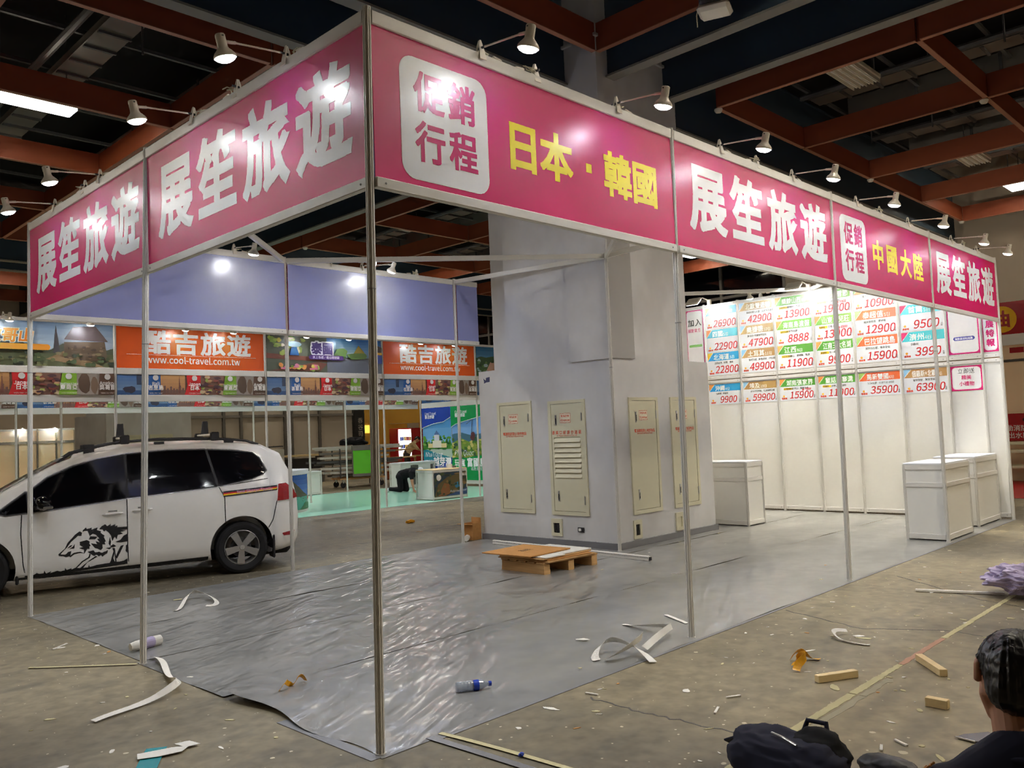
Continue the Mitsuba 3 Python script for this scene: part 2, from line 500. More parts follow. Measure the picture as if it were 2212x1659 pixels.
lit_lab = ['long glowing fluorescent fixture at the left edge above the pink board', 'glowing fluorescent tube seen above the lavender back board', 'glowing fluorescent fixture high at the right edge of the picture', 'glowing fluorescent fixture seen under the second right-hand pink board']
for i, (x, y) in enumerate(LIT):
    fixture(x, y, True, lit_lab[i] if i < 4 else 'unseen fluorescent fixture added out of view to fill the hall with light')
un_lab = ['unlit four tube fixture in the first coffer at upper right', 'unlit four tube fixture in the far coffer at upper right']
for i, (x, y) in enumerate(UNLIT):
    fixture(x, y, False, un_lab[i] if i < 2 else 'unlit four tube fixture hidden in the dark coffers')
for (x, y, lb) in ((9.85, 3.45, 'white disc detector at the near corner of the right-hand orange grid'), (13.1, 0.25, 'white disc detector under the orange grid crossing at upper right'), (16.35, 3.45, 'white disc detector on the orange grid edge above the middle of the pink boards'), (22.75, 3.45, 'white disc detector at the far end of the orange grid'), (9.85, 16.4, 'white disc detector on the orange beam above the lavender board')):
    k = thing('smoke_detector', lb, 'smoke detector', 'ceiling detectors')
    add(k, 'detector_body', mv(lathe([(0, -0.06), (0.05, -0.055), (0.07, -0.02), (0.07, 0.0), (0, 0.0)]), x, y, ZV - 0.012), m_lampwhite, smooth=40)
k = thing('high_bay_lamp', 'unlit cream floodlight hung below the dark beam at top right', 'floodlight')
add(k, 'lens', mv(rot(box(-0.17, 0.17, -0.2, 0.2, 0, 0.09, 0.04), 20), 6.33, 1.42, 6.70), m_lampwhite)
add(k, 'lamp_housing', mv(rot(box(-0.15, 0.15, -0.17, 0.17, 0.09, 0.24, 0.04), 20), 6.33, 1.42, 6.70), m_duct_dark)
add(k, 'bracket', tube([(6.33, 1.42, 6.92), (6.33, 1.42, 7.5), (6.5, 1.42, 7.6)], 0.02, 6), m_duct_dark)
add(k, 'dangling_cable', tube([(6.22, 1.55, 6.88), (6.2, 1.6, 6.7), (6.21, 1.6, 6.56)], 0.008, 5), m_cord)

# ------------------------------------------------------------------ white column with service doors
co = struct('column')
add(co, 'base', box(6.5, 9.0, 3.42, 6.08, 0, 2.65), m_plaster)
add(co, 'shaft', box(6.5, 8.46, 3.42, 5.43, 2.65, ZC), m_plaster)
add(co, 'shaft_core', box(6.8, 8.2, 5.43, 6.02, 2.65, ZC), m_plaster)
m = extrude(sbox(6.465, 3.385, 6.5, 4.12), 1.75); mv(m, 0, 0, 2.635)
add(co, 'corner_plaster', m, m_plaster)
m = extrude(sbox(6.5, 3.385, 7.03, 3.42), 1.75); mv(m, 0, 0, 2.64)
add(co, 'corner_plaster', m, m_plaster_shade, 'plaster slab at the corner of the column with shade painted in as grey')
sk = cat_([box(6.47, 6.5, 3.39, 6.11, 0.0, 0.09), box(6.47, 9.03, 3.39, 3.42, 0, 0.09)])
add(co, 'skirting', sk, m_vinyl_dark, 'dark grey vinyl turned up round the foot of the column')
for (x, y, w) in ((6.46, 4.05, 0.45), (6.72, 3.40, 0.5), (8.0, 3.4, 0.5)):
    add(co, 'bracket_plate', box(x - 0.02 - (w / 2 if y < 3.41 else 0), x + 0.02 + (w / 2 if y < 3.41 else 0), y - (0.02 if y < 3.41 else w / 2), y + (0.02 if y < 3.41 else w / 2), 7.2, 7.24), m_plaster)
fL = Frame((6.5, 6.08, 0), (0, -1, 0))           # left face, u = 6.08 - y
fR = Frame((6.5, 3.42, 0), (1, 0, 0))            # right face, u = x - 6.5
RED = (196, 92, 66)


def service_door(fr, u0, u1, v0, v1, louvre=False, handed=1):
    k = add(co, 'door', fr.slab(sbox(u0, v0, u1, v1).difference(sbox(u0 + 0.055, v0 + 0.055, u1 - 0.055, v1 - 0.045)), 0.0, 0.022), m_cream, 'cream steel frame of a service door')
    leaf = sbox(u0 + 0.06, v0 + 0.06, u1 - 0.06, v1 - 0.05)
    if louvre:
        a, b = v0 + (v1 - v0) * 0.325, v0 + (v1 - v0) * 0.68
        leaf = leaf.difference(sbox(u0 + 0.1, a, u1 - 0.1, b))
        n = 8
        for i in range(n):
            z = a + (b - a) * i / n
            zt = z + (b - a) / n * 0.80
            sl = hullman([fr.at(u, v, d) for u in (u0 + 0.1, u1 - 0.1) for v, d in ((zt, 0.002), (zt, 0.006), (z, 0.030), (z, 0.024))])
            add(k, 'louvre', sl, m_cream)
        add(k, 'louvre_back', fr.rect(u0 + 0.1, a, u1 - 0.1, b, 0.0005, 0.002), m_cream)
    add(k, 'leaf', fr.slab(leaf, 0.0, 0.016), m_cream)
    hu = u0 + 0.15
    for v in (v0 + (v1 - v0) * 0.83, v0 + (v1 - v0) * 0.165):
        add(k, 'handle', fr.rect(hu - 0.017, v - 0.075, hu + 0.017, v + 0.075, 0.016, 0.024, 0.003), m_chrome)
        add(k, 'handle_slot', fr.rect(hu - 0.008, v - 0.055, hu + 0.008, v + 0.03, 0.024, 0.026), m_dark)
    for v in (v1 - 0.25, v0 + 0.22):
        add(k, 'hinge', fr.rect(u1 - 0.066, v - 0.06, u1 - 0.05, v + 0.06, 0.016, 0.03), m_chrome)
    cu, cv = (u0 + u1) / 2 - 0.02, v0 + (v1 - v0) * 0.845
    lay = [(sbox(cu - 0.10, cv - 0.07, cu + 0.10, cv + 0.07), RED), (sbox(cu - 0.095, cv - 0.065, cu + 0.095, cv + 0.065), (226, 216, 190)),
           (text('電氣設備', cu, cv + 0.018, 0.036, 0.02, center=True, gap=0.08), RED), (text('非請勿動', cu + 0.025, cv - 0.045, 0.030, 0.02, center=True), RED),
           (ell(cu - 0.066, cv - 0.033, 0.022).difference(ell(cu - 0.066, cv - 0.033, 0.017)).union(LineString([(cu - 0.08, cv - 0.02), (cu - 0.052, cv - 0.046)]).buffer(0.003)), RED)]
    add_print(k, 'warning_sticker', fr, lay, 0.017)
    if louvre:
        lay = [(text('通風口前請勿遮蔽', (u0 + u1) / 2, b + 0.045, 0.058, 0.02, center=True, gap=0.25), RED), (text('NO OBSTRUCTION IN FRONT OF VENT', (u0 + u1) / 2, b + 0.012, 0.022, 0.02, center=True), RED)]
    else:
        cv = v0 + (v1 - v0) * 0.70
        lay = [(text('電源箱前禁止堆放物品', (u0 + u1) / 2, cv, 0.05, 0.03, center=True), RED), (text('NO STORAGE IN FRONT OF PANEL', (u0 + u1) / 2, cv - 0.03, 0.024, 0.03, center=True), RED)]
    add_print(k, 'red_lettering', fr, lay, 0.017)


service_door(fL, 6.08 - 5.675, 6.08 - 4.95, 0.443, 2.13)
service_door(fL, 6.08 - 4.61, 6.08 - 3.91, 0.442, 2.10, True)
service_door(fR, 0.35, 1.05, 0.445, 2.093)
service_door(fR, 1.38, 2.085, 0.445, 2.095)


def hatch(fr, u0, u1, v0, v1, dark):
    k = add(co, 'hatch', fr.slab(sbox(u0, v0, u1, v1).difference(sbox(u0 + 0.045, v0 + 0.045, u1 - 0.045, v1 - 0.06)), 0, 0.02), m_cream, 'small cream framed hatch near the floor')
    add(k, 'opening', fr.rect(u0 + 0.045, v0 + 0.045, u1 - 0.045, v1 - 0.06, 0.0005, 0.002), m_black if dark else m_cream)
    if dark:
        add(k, 'cable', tube([fr.at(u0 + 0.06, v1 - 0.07, 0.012), fr.at(u0 + 0.075, v0 + 0.12, 0.014), fr.at(u0 + 0.1, v0 + 0.05, 0.012)], 0.006, 6), m_dark)


hatch(fL, 6.08 - 4.637, 6.08 - 4.432, 0.134, 0.383, True)
hatch(fR, 0.335, 0.522, 0.111, 0.369, True)
hatch(fR, 1.382, 1.584, 0.111, 0.372, False)
k = add(co, 'socket', fL.rect(6.08 - 4.135, 0.214, 6.08 - 4.027, 0.279, 0, 0.02, 0.004), m_dark, 'black wall socket')
add(k, 'socket_face', fL.rect(6.08 - 4.115, 0.228, 6.08 - 4.07, 0.266, 0.02, 0.023), m_white)
add_print(co, 'blue_tape', fL, [(Polygon([(0.11, 2.535), (0.16, 2.50), (0.165, 2.545), (0.25, 2.555), (0.25, 2.48), (0.16, 2.47), (0.12, 2.46)]), (52, 54, 84))], 0.001, label='scrap of dark blue tape stuck on the column')

# ------------------------------------------------------------------ grey vinyl sheets on the booth floor
def sheet(x0, x1, y0, y1, z, seed, label, hole=None, step=0.07, curl=False):
    nx, ny = int((x1 - x0) / step) + 1, max(8, int((y1 - y0) / step) + 1)
    X, Y = np.meshgrid(np.linspace(x0, x1, nx), np.linspace(y0, y1, ny), indexing='ij')
    P = np.stack([X * 0.8 + Y * 0.3, (Y - 0.45 * X) * 3.0, X * 0], -1)
    h = meshkit.fbm(P * 0.9, 3, seed)
    h2 = meshkit.noise(np.stack([X * 2.2, Y * 2.2, X * 0], -1), seed + 9)
    Z = z + 0.010 * np.clip(h - 0.42, 0, 1) ** 1.2 * 2.2 + 0.003 * h2
    if curl:
        ed = np.clip((1.98 - Y) / 0.25, 0, 1) * np.clip((Y - 0.55) / 1.2, 0, 1)
        Z = Z + 0.055 * ed * np.clip(1 - (X - x0) / 0.5, 0, 1) ** 1.5
        X = X + 0.03 * np.sin(Y * 7) * np.clip(1 - (X - x0) / 0.4, 0, 1)
    idx = np.arange(nx * ny).reshape(nx, ny)
    q = np.stack([idx[:-1, :-1], idx[1:, :-1], idx[1:, 1:], idx[:-1, 1:]], -1).reshape(-1, 4)
    if hole:
        cx, cy = (X[:-1, :-1] + X[1:, 1:]).ravel() / 2, (Y[:-1, :-1] + Y[1:, 1:]).ravel() / 2
        q = q[~((cx > hole[0]) & (cx < hole[1]) & (cy > hole[2]) & (cy < hole[3]))]
    f = np.vstack([q[:, [0, 1, 2]], q[:, [0, 2, 3]]])
    add(None, 'vinyl_sheet', trimesh.Trimesh(np.stack([X, Y, Z], -1).reshape(-1, 3), f, process=False), m_vinyl, label, 'floor covering', 'grey vinyl sheets laid on the booth floor', smooth=True)


HOLE = (6.46, 9.04, 3.38, 6.12)
sheet(-0.07, 12.0, -0.02, 1.68, 0.002, 3, 'grey vinyl sheet nearest the front corner of the booth, its left edge lifted', curl=True)
sheet(-0.10, 12.0, 1.69, 3.13, 0.002, 5, 'second grey vinyl sheet from the front under the pallet')
sheet(-0.06, 6.46, 3.14, 4.50, 0.002, 8, 'third grey vinyl sheet running up to the left side of the white column')
sheet(-0.06, 6.46, 4.51, 6.02, 0.002, 11, 'rearmost grey vinyl sheet beside the parked car')
sheet(6.47, 9.03, 3.14, 3.375, 0.002, 14, 'narrow grey vinyl piece along the front of the white column')
sheet(9.04, 12.0, 3.14, 6.02, 0.002, 17, 'grey vinyl piece between the column and the price wall')
# flattened clear tape along the edge of the sheets
add(None, 'edge_tape', box(0.3, 12.0, -0.05, -0.018, 0.0, 0.0035), m_vinyl_dark, 'grey tape strip along the right-hand edge of the vinyl', 'tape')
add(None, 'edge_tape', box(-0.13, -0.06, 0.0, 0.95, 0.0, 0.0035), m_vinyl_dark, 'short grey tape strip along the left edge near the front corner', 'tape')

# ================================================================== the pink booth
H, HF = 4.08, 3.07


def octagon(w=0.046, groove=True):
    r = w / 2 / math.cos(math.pi / 8)
    p = Polygon([(r * math.cos(math.pi / 8 + k * math.pi / 4), r * math.sin(math.pi / 8 + k * math.pi / 4)) for k in range(8)])
    if groove:
        for k in range(8):
            p = p.difference(affinity.rotate(sbox(w * 0.36, -w * 0.075, w, w * 0.075), 45 * k, origin=(0, 0)))
    return p


OCT = octagon()


def post_mesh(b, t, z0, z1, poly=OCT):
    m = extrude(poly, z1 - z0)
    k = m.vertices[:, 2] / (z1 - z0)
    m.vertices[:, 0] += b[0] + (t[0] - b[0]) * k
    m.vertices[:, 1] += b[1] + (t[1] - b[1]) * k
    m.vertices[:, 2] += z0
    return m


def booth_post(b, t, label, z1=H + 0.015, z0=0.0, joint=2.5, group='white posts of the pink booth'):
    k = thing('booth_post', label, 'post', group)
    add(k, 'upright', post_mesh(b, t, z0 + 0.004, z1), m_alu)
    add(k, 'foot', mv(lathe([(0, z0), (0.03, z0), (0.03, z0 + 0.008), (0, z0 + 0.008)], 16), b[0], b[1]), m_alu)
    if joint:
        q = (joint - z0) / (z1 - z0)
        add(k, 'joint', mv(extrude(octagon(0.0475, False), 0.006), b[0] + (t[0] - b[0]) * q, b[1] + (t[1] - b[1]) * q, joint), m_alu_dark)
    return k


P = {'C': ((-0.035, 0.045), (0.0, 0.0), 'thick white corner post at the front of the pink booth'),
     'L1': ((-0.075, 3.055), (0.0, 3.0), 'white post between the two left-hand pink boards'),
     'L2': ((-0.04, 5.98), (0, 6.0), 'white post at the far left end of the pink boards in front of the car'),
     'R1': ((3.0, 0.05), (3.0, 0.0), 'white post right of the yellow 日本 韓國 board'),
     'R2': ((5.93, 0.015), (6.0, 0.0), 'white post right of the large white lettered board on the right side'),
     'R3': ((9.08, 0.03), (9.0, 0.0), 'white post standing against the front right white counter'),
     'R4': ((11.96, -0.02), (12.0, 0.0), 'white end post of the price wall at the far right'),
     'S': ((3.06, 6.08), (3.03, 6.04), 'white post behind the rear of the car under the lavender board'),
     'T': ((5.98, 6.02), (5.98, 6.01), 'white post near the cardboard box left of the column'),
     'K': ((6.435, 3.365), (6.435, 3.365), 'white post standing at the front corner of the white column')}
for n, (b, t, lb) in P.items():
    booth_post(b, t, lb)


def tie(a, b, label):
    add(None, 'tie_beam', bar((*a, H - 0.035), (*b, H - 0.035), 0.042, 0.066, 0.004), m_alu, label, 'beam', 'white tie beams across the booth')


tie((0, 3), (3.03, 6.04), 'white tie beam from the left pink boards to the lavender back board')
tie((3.03, 6.04), (6.435, 3.365), 'long level white tie beam from the lavender boards to the column post')
tie((5.98, 6.01), (6.435, 3.365), 'white tie beam from the right end of the lavender boards to the column post')
tie((6.435, 3.365), (3.0, 0.0), 'white tie beam from the column post to the first right-hand post')
tie((6.435, 3.365), (6.0, 0.0), 'white tie beam from the column post to the second right-hand post')
tie((9.0, 6.0), (12.0, 3.0), 'white tie beam above the left half of the price wall')
tie((12.0, 3.0), (9.0, 0.0), 'white tie beam from the price wall back to the pink boards')


def fascia(O, U, L, label, lettering, back=False):
    fr = Frame(O, U)
    k = thing('fascia_board', label, 'sign board', 'boards of the pink booth')
    for v0, v1 in ((4.0, H), (HF, 3.132)):
        m = fr.rect(0.018, v0, L - 0.018, v1, -0.021, 0.021, 0.004)
        add(k, 'rail', m, m_alu, 'white aluminium rail')
    add(k, 'panel', fr.rect(0.02, 3.13, L - 0.02, 4.002, 0.001, 0.007), m_lav if back else m_pink)
    add(k, 'backing', fr.rect(0.02, 3.13, L - 0.02, 4.002, -0.006, 0.0005), m_pink if back else m_lav, 'plain lavender back')
    for u in (0.08, L - 0.08):
        add(k, 'rail_screw', fr.place(mv(lathe([(0, 0), (0.007, 0), (0.006, 0.003), (0, 0.003)], 8), u, 3.10, 0.021)), m_alu_dark)
    for nm, mt, g, d in lettering:
        add(k, nm, fr.slab(g, d, d + 0.0012), mt)
    return k


def big(u, pitch=0.672, h=0.60):
    return [('white_character', m_white_print, text(c, u + i * pitch, 3.365, h, 0.034, res=150), 0.0072) for i, c in enumerate('展笙旅遊')]


def badge(u):
    b = rrect(u + 0.21, 3.17, u + 0.905, 3.90, 0.10)
    return [('badge', m_white_print, b, 0.0072)] + [('pink_character', m_pink_text, text(c, u + 0.312 + 0.262 * (i % 2), 3.61 - 0.30 * (i // 2), 0.252, 0.024, res=120, sx=0.94), 0.0086) for i, c in enumerate('促銷行程')]


def yellow(u, items, h=0.345):
    return [('yellow_character', m_yellow_print, text(c, u + x, 3.425, h, 0.032, sx=sx, res=150), 0.0072) for c, x, sx in items]


fascia((0, 3, 0), (0, -1, 0), 3.0, 'pink board with four big white characters 展笙旅遊 just left of the front corner', big(0.225))
fascia((0, 6, 0), (0, -1, 0), 3.0, 'pink board with white characters at the far left end over the car', big(0.235))
fascia((0, 0, 0), (1, 0, 0), 3.0, 'pink board with white badge and yellow characters 日本 韓國', badge(0) + yellow(0, [('日', 1.055, 1.0), ('本', 1.39, 1.0), ('韓', 2.08, 1.0), ('國', 2.425, 1.0)]) + [('yellow_dot', m_yellow_print, sbox(1.88, 3.515, 1.942, 3.58), 0.0072)])
fascia((3, 0, 0), (1, 0, 0), 3.0, 'pink board with white characters 展笙旅遊 right of the yellow 日本 韓國 board', big(0.215, 0.675))
fascia((6, 0, 0), (1, 0, 0), 3.0, 'pink board with small white badge and yellow characters 中國大陸', badge(-0.02) + yellow(0, [('中', 1.05, 1.0), ('國', 1.475, 1.0), ('大', 1.92, 1.05), ('陸', 2.355, 1.0)], 0.355))
fascia((9, 0, 0), (1, 0, 0), 3.0, 'last pink board with white characters at the right end of the booth', big(0.20, 0.675))
fascia((0, 6.0, 0), (1, 0, 0), 3.02, 'lavender back board at left, partly behind the pink boards', [], True)
fascia((3.04, 6.02, 0), (1, 0, 0), 2.93, 'lavender back board in the middle with a bright lamp glow on it', [], True)
fascia((5.99, 6.0, 0), (1, 0, 0), 0.48, 'short lavender back board next to the column', [], True)


# ------------------------------------------------------------------ clip-on lamps
_bell = lathe([(0, 0.0), (0.026, 0.0), (0.030, -0.006), (0.030, -0.075), (0.036, -0.088), (0.058, -0.112), (0.067, -0.128), (0.067, -0.140), (0.063, -0.140), (0.063, -0.128), (0.0, -0.120)], 24)
_bulb = lathe([(0.062, -0.134), (0.055, -0.150), (0.035, -0.161), (0.0, -0.165)], 20)
_sock = cat_([box(-0.006, 0.006, 0.0285, 0.0312, -0.02, -0.012), box(-0.006, 0.006, -0.0312, -0.0285, -0.02, -0.012)])


def clip_lamp(x, y, out, label, group, L, tilt=14, reach=0.45, lit=True, name='clip_lamp', cool=COOL):
    """Clamp on a top rail at x, y; the arm reaches out along the unit vector out; the head hangs at its end."""
    k = thing(name, label, 'lamp', group)
    a = math.degrees(math.atan2(out[1], out[0]))
    W = trimesh.transformations.rotation_matrix(math.radians(a), (0, 0, 1)); W[:3, 3] = (x, y, H)

    def pl(m):
        m = m.copy(); m.apply_transform(W); return m
    for s in (1, -1):
        jaw = extrude(Polygon([(-0.03, -0.05), (0.03, -0.05), (0.016, 0.05), (0.006, 0.085), (-0.006, 0.085), (-0.016, 0.05)]), 0.006)
        jaw.apply_transform(trimesh.transformations.rotation_matrix(math.pi / 2, (1, 0, 0)))
        rot(jaw, 90); mv(jaw, 0.030 if s > 0 else -0.026, 0); rot(jaw, -10 * s, (0, 1, 0), (0, 0, -0.05))
        add(k, 'clamp_jaw', pl(jaw), m_lampwhite)
    add(k, 'clamp_bolt', pl(tube([(-0.035, 0, 0.035), (0.05, 0, 0.035)], 0.008, 8)), m_dark)
    add(k, 'arm', pl(tube([(0.03, 0, 0.035), (reach - 0.09, 0, 0.0)], 0.0065, 8)), m_lampwhite)
    add(k, 'arm_joint', pl(tube([(reach - 0.10, 0, 0.001), (reach - 0.025, 0, -0.012)], 0.011, 8)), m_lampwhite)
    M = trimesh.transformations.rotation_matrix(math.radians(tilt), (0, 1, 0)); M[:3, 3] = (reach, 0, 0.025)
    for nm, src, mt, em in (('reflector', _bell, m_lampwhite, None), ('socket_slots', _sock, m_dark, None), ('bulb', _bulb, m_white_print, emitter(cool, L) if lit else None)):
        h = src.copy(); h.apply_transform(M)
        if nm == 'bulb':
            hh = h
        add(k, nm, pl(h), mt, emit=em, smooth=(30 if nm == 'reflector' else False))
    r = random.Random(int(x * 100 + y * 31))
    pts = [(-0.02 + r.uniform(-0.03, 0.03), 0.03 + 0.05 * math.cos(t * 1.3) + t * 0.006, 0.005 + 0.028 * abs(math.sin(t * 0.9)) + 0.01) for t in range(10)]
    add(k, 'cord_coil', pl(tube(pts, 0.0045, 5)), m_cord)
    add(k, 'plug', pl(tube([(0.0, 0.12, 0.012), (0.0, 0.19, 0.008)], [0.013, 0.010], 7)), m_lampwhite)


# the bulb has to shine outwards: its triangles face away from the reflector
_n = _bulb.face_normals[:, 2].mean()
if _n > 0: _bulb.invert()
lr = ['nearest the front corner', 'second from the front corner', 'third from the front corner', 'at the far left end']
for i, y in enumerate((0.84, 2.14, 3.99, 5.19)):
    clip_lamp(0, y, (-1, 0), f'lit white clip lamp over the left-hand pink boards, {lr[i]}', 'lamps over the left pink boards', L_SPOT)
rr = ['over the white badge next to the front corner', 'over the yellow 韓國', 'over the large 展 of the second board', 'over the 旅遊 of the second board', 'over the badge of the third board', 'over the yellow 陸 of the third board', 'over the 展 of the last board', 'at the far right end']
for i, x in enumerate((0.87, 2.28, 3.76, 5.13, 6.68, 8.28, 9.93, 11.08)):
    clip_lamp(x, 0, (0, -1), f'lit white clip lamp {rr[i]} on the right', 'lamps over the right pink boards', L_SPOT)
for i, y in enumerate((1.49, 4.39)):
    clip_lamp(0, y, (1, 0), ['white clip lamp turned inwards, its clamp on the left rail between the two nearest lamps', 'white clip lamp turned inwards, its clamp on the far left rail'][i], 'lamps turned into the booth', L_INNER, cool=INNER)
for i, x in enumerate((1.39, 4.43, 7.39, 10.48)):
    clip_lamp(x, 0, (0, 1), ['white clip lamp turned inwards, clamped right of the badge', 'white clip lamp turned inwards, clamped over the second right board', 'white clip lamp turned inwards, clamped over the 中 of the third board', 'white clip lamp turned inwards, clamped over the last board'][i], 'lamps turned into the booth', L_INNER, cool=INNER)
clip_lamp(2.3, 6.0, (0.1, -0.995), 'white clip lamp on the lavender board at left, its head behind the pink board', 'lamps on the lavender boards', L_INNER)
clip_lamp(3.72, 6.02, (0.62, -0.784), 'white clip lamp on the lavender board with its bright bulb turned to the viewer', 'lamps on the lavender boards', L_INNER, tilt=-52, reach=0.5)
clip_lamp(4.25, 6.02, (0.39, -0.92), 'white clip lamp hanging in front of the lavender board right of the corner post', 'lamps on the lavender boards', L_INNER, tilt=24, reach=0.53)
clip_lamp(5.25, 6.02, (0.0, 1.0), 'white clip lamp on the lavender board near its right end, turned away', 'lamps on the lavender boards', L_INNER, lit=False)


def flood(y, label, on=True):
    k = thing('flood_lamp', label, 'lamp', 'floodlights over the price wall')
    add(k, 'clamp', box(11.97, 12.03, y - 0.04, y + 0.04, 4.0, 4.14, 0.008), m_lampwhite)
    add(k, 'arm', tube([(12.0, y, 4.12), (11.78, y + 0.01, 4.16), (11.56, y + 0.03, 4.09)], 0.012, 8), m_lampwhite)
    M = trimesh.transformations.rotation_matrix(math.radians(-38), (0, 1, 0)); M[:3, 3] = (11.48, y + 0.03, 4.04)
    b = box(-0.10, 0.10, -0.14, 0.14, 0.0, 0.05, 0.012); b.apply_transform(M)
    add(k, 'lamp_housing', b, m_lampwhite)
    e = box(-0.085, 0.085, -0.125, 0.125, -0.006, 0.0); e.apply_transform(M)
    add(k, 'lamp_glass', e, m_white_print, emit=emitter(FLOOD, L_FLOOD) if on else None)


flood(5.12, 'floodlight over the price wall above the 立山 card')
flood(3.05, 'bright floodlight over the price wall above the green cards')
flood(1.30, 'floodlight over the price wall above the turquoise cards')
for y, lb in ((4.0, 'small white clip lamp over the brown price cards'), (2.1, 'small white clip lamp over the orange price cards')):
    clip_lamp(12.0, y, (-1, 0), lb, 'clip lamps over the price wall', L_INNER, cool=FLOOD)

# ------------------------------------------------------------------ price wall
fW = Frame((12.0, 6.0, 0), (0, -1, 0))
EDG = [0.0, 0.75, 1.50, 2.25, 3.0, 3.73, 4.49, 5.23, 5.74, 6.0]
bay_lab = ['far left bay behind the column with the 加入 notice', 'bay with blue price cards', 'bay with brown price cards', 'left bay with green price cards', 'right bay with green price cards', 'bay with orange price cards', 'bay with turquoise price cards', 'narrow bay with the 立即送 notice', 'narrowest bay at the right end with the vertical 特報 notice']
for i, lb in enumerate(bay_lab):
    u0, u1 = EDG[i] + 0.018, EDG[i + 1] - 0.018
    k = thing('wall_bay', 'white panel ' + lb, 'wall panel', 'white bays of the price wall')
    add(k, 'panel', fW.rect(u0, 0.09, u1, 2.46, -0.004, 0.004), m_white)
    add(k, 'panel', fW.rect(u0, 2.6, u1, 3.98, -0.004, 0.004), m_white)
    for v0, v1 in ((0.03, 0.095), (2.455, 2.515), (2.53, 2.595), (3.975, 4.035)):
        add(k, 'rail', fW.rect(u0, v0, u1, v1, -0.02, 0.02, 0.004), m_alu)
        for u in (u0 + 0.05, u1 - 0.05):
            add(k, 'rail_screw', fW.place(mv(lathe([(0, 0), (0.007, 0), (0.006, 0.003), (0, 0.003)], 8), u, (v0 + v1) / 2, 0.02)), m_alu_dark)
for i, u in enumerate(EDG[:-1]):
    booth_post((12.0, 6.0 - u), (12.0, 6.0 - u), 'white upright at the ' + ['hidden left end of the price wall', 'left edge of the blue card bay', 'joint of the blue and brown card bays', 'joint of the brown and green card bays', 'joint between the two green card bays', 'joint of the green and orange card bays', 'joint of the orange and turquoise card bays', 'left edge of the 立即送 notice bay', 'left edge of the narrow 特報 notice bay'][i], 4.05, group='uprights of the price wall')

BLUE, BROWN, GREEN, ORANGE, CYAN = (44, 150, 214), (178, 132, 78), (74, 150, 48), (232, 90, 50), (64, 200, 206)
TO, TB, TG, TP = (240, 150, 70), (140, 196, 232), (160, 200, 90), (214, 40, 96)


def price_card(u0, u1, v0, v1, where, col, tri, title, days, price, sub, tag='', less=''):
    k = thing('price_card', f'price card {title}{days} {price}, {where}', 'price card', 'price cards on the white wall')
    w, h = u1 - u0, v1 - v0
    add(k, 'card', fW.rect(u0, v0, u1, v1, 0.0045, 0.008), m_white_print)
    vh = v1 - 0.36 * h
    lay = [(sbox(u0 + 0.01, vh, u1 - 0.005, v1 - 0.005), col), (Polygon([(u0 + 0.01, v1 - 0.005), (u0 + 0.20 * w, v1 - 0.005), (u0 + 0.01, vh)]), (246, 240, 228)), (Polygon([(u0 + 0.01, v1 - 0.005), (u0 + 0.18 * w, v1 - 0.005), (u0 + 0.01, vh + 0.012)]), tri)]
    if title:
        hh = 0.27 * h
        wt = len(title) * hh + (0.2 if days else 0.03)
        sx = min(1.0, 0.78 * w / wt)
        g = text(title, u0 + 0.2 * w, vh + 0.055 * h, hh, 0.022, sx=sx)
        if days:
            g = g.union(text(days, g.bounds[2] + 0.008, vh + 0.05 * h, 0.6 * hh, 0.015, sx=sx))
        lay.append((g, (250, 250, 246)))
    add_print(k, 'header', fW, lay, 0.0085)
    lay = [(text(sub, u0 + w * (0.36 if tag else 0.22), v0 + 0.50 * h, 0.075 * h + 0.008, 0.02), (70, 66, 62))] if sub else []
    if tag:
        lay = [(sbox(u0 + 0.12 * w, v0 + 0.485 * h, u0 + 0.35 * w, v0 + 0.58 * h), (240, 206, 40)), (text(tag, u0 + 0.13 * w, v0 + 0.50 * h, 0.036, 0.02), (90, 60, 30))] + lay
    if less:
        lay.append((ell(u0 + 0.66 * w, v0 + 0.46 * h, 0.018), (206, 40, 40))); lay.append((text(less, u0 + 0.70 * w, v0 + 0.43 * h, 0.055, 0.02, slant=0.2), (206, 40, 40)))
    if lay:
        add_print(k, 'caption', fW, lay, 0.0085)
    pw = len(price) * 0.56
    s = 0.30 * h / 0.73
    add_print(k, 'price', fW, [(text(price, u0 + 0.60 * w - pw * s * 0.5, v0 + 0.09 * h, s, 0.012, slant=0.18), (190, 30, 38)),
                               (ell(u0 + 0.115 * w, v0 + 0.20 * h, 0.02), (244, 176, 60)), (text('優惠價', u0 + 0.05 * w, v0 + 0.065 * h, 0.036, 0.03), (200, 60, 40)),
                               (vtext('元起', u0 + 0.935 * w, v0 + 0.17 * h, 0.03, 0.02), (110, 106, 100))], 0.0085)


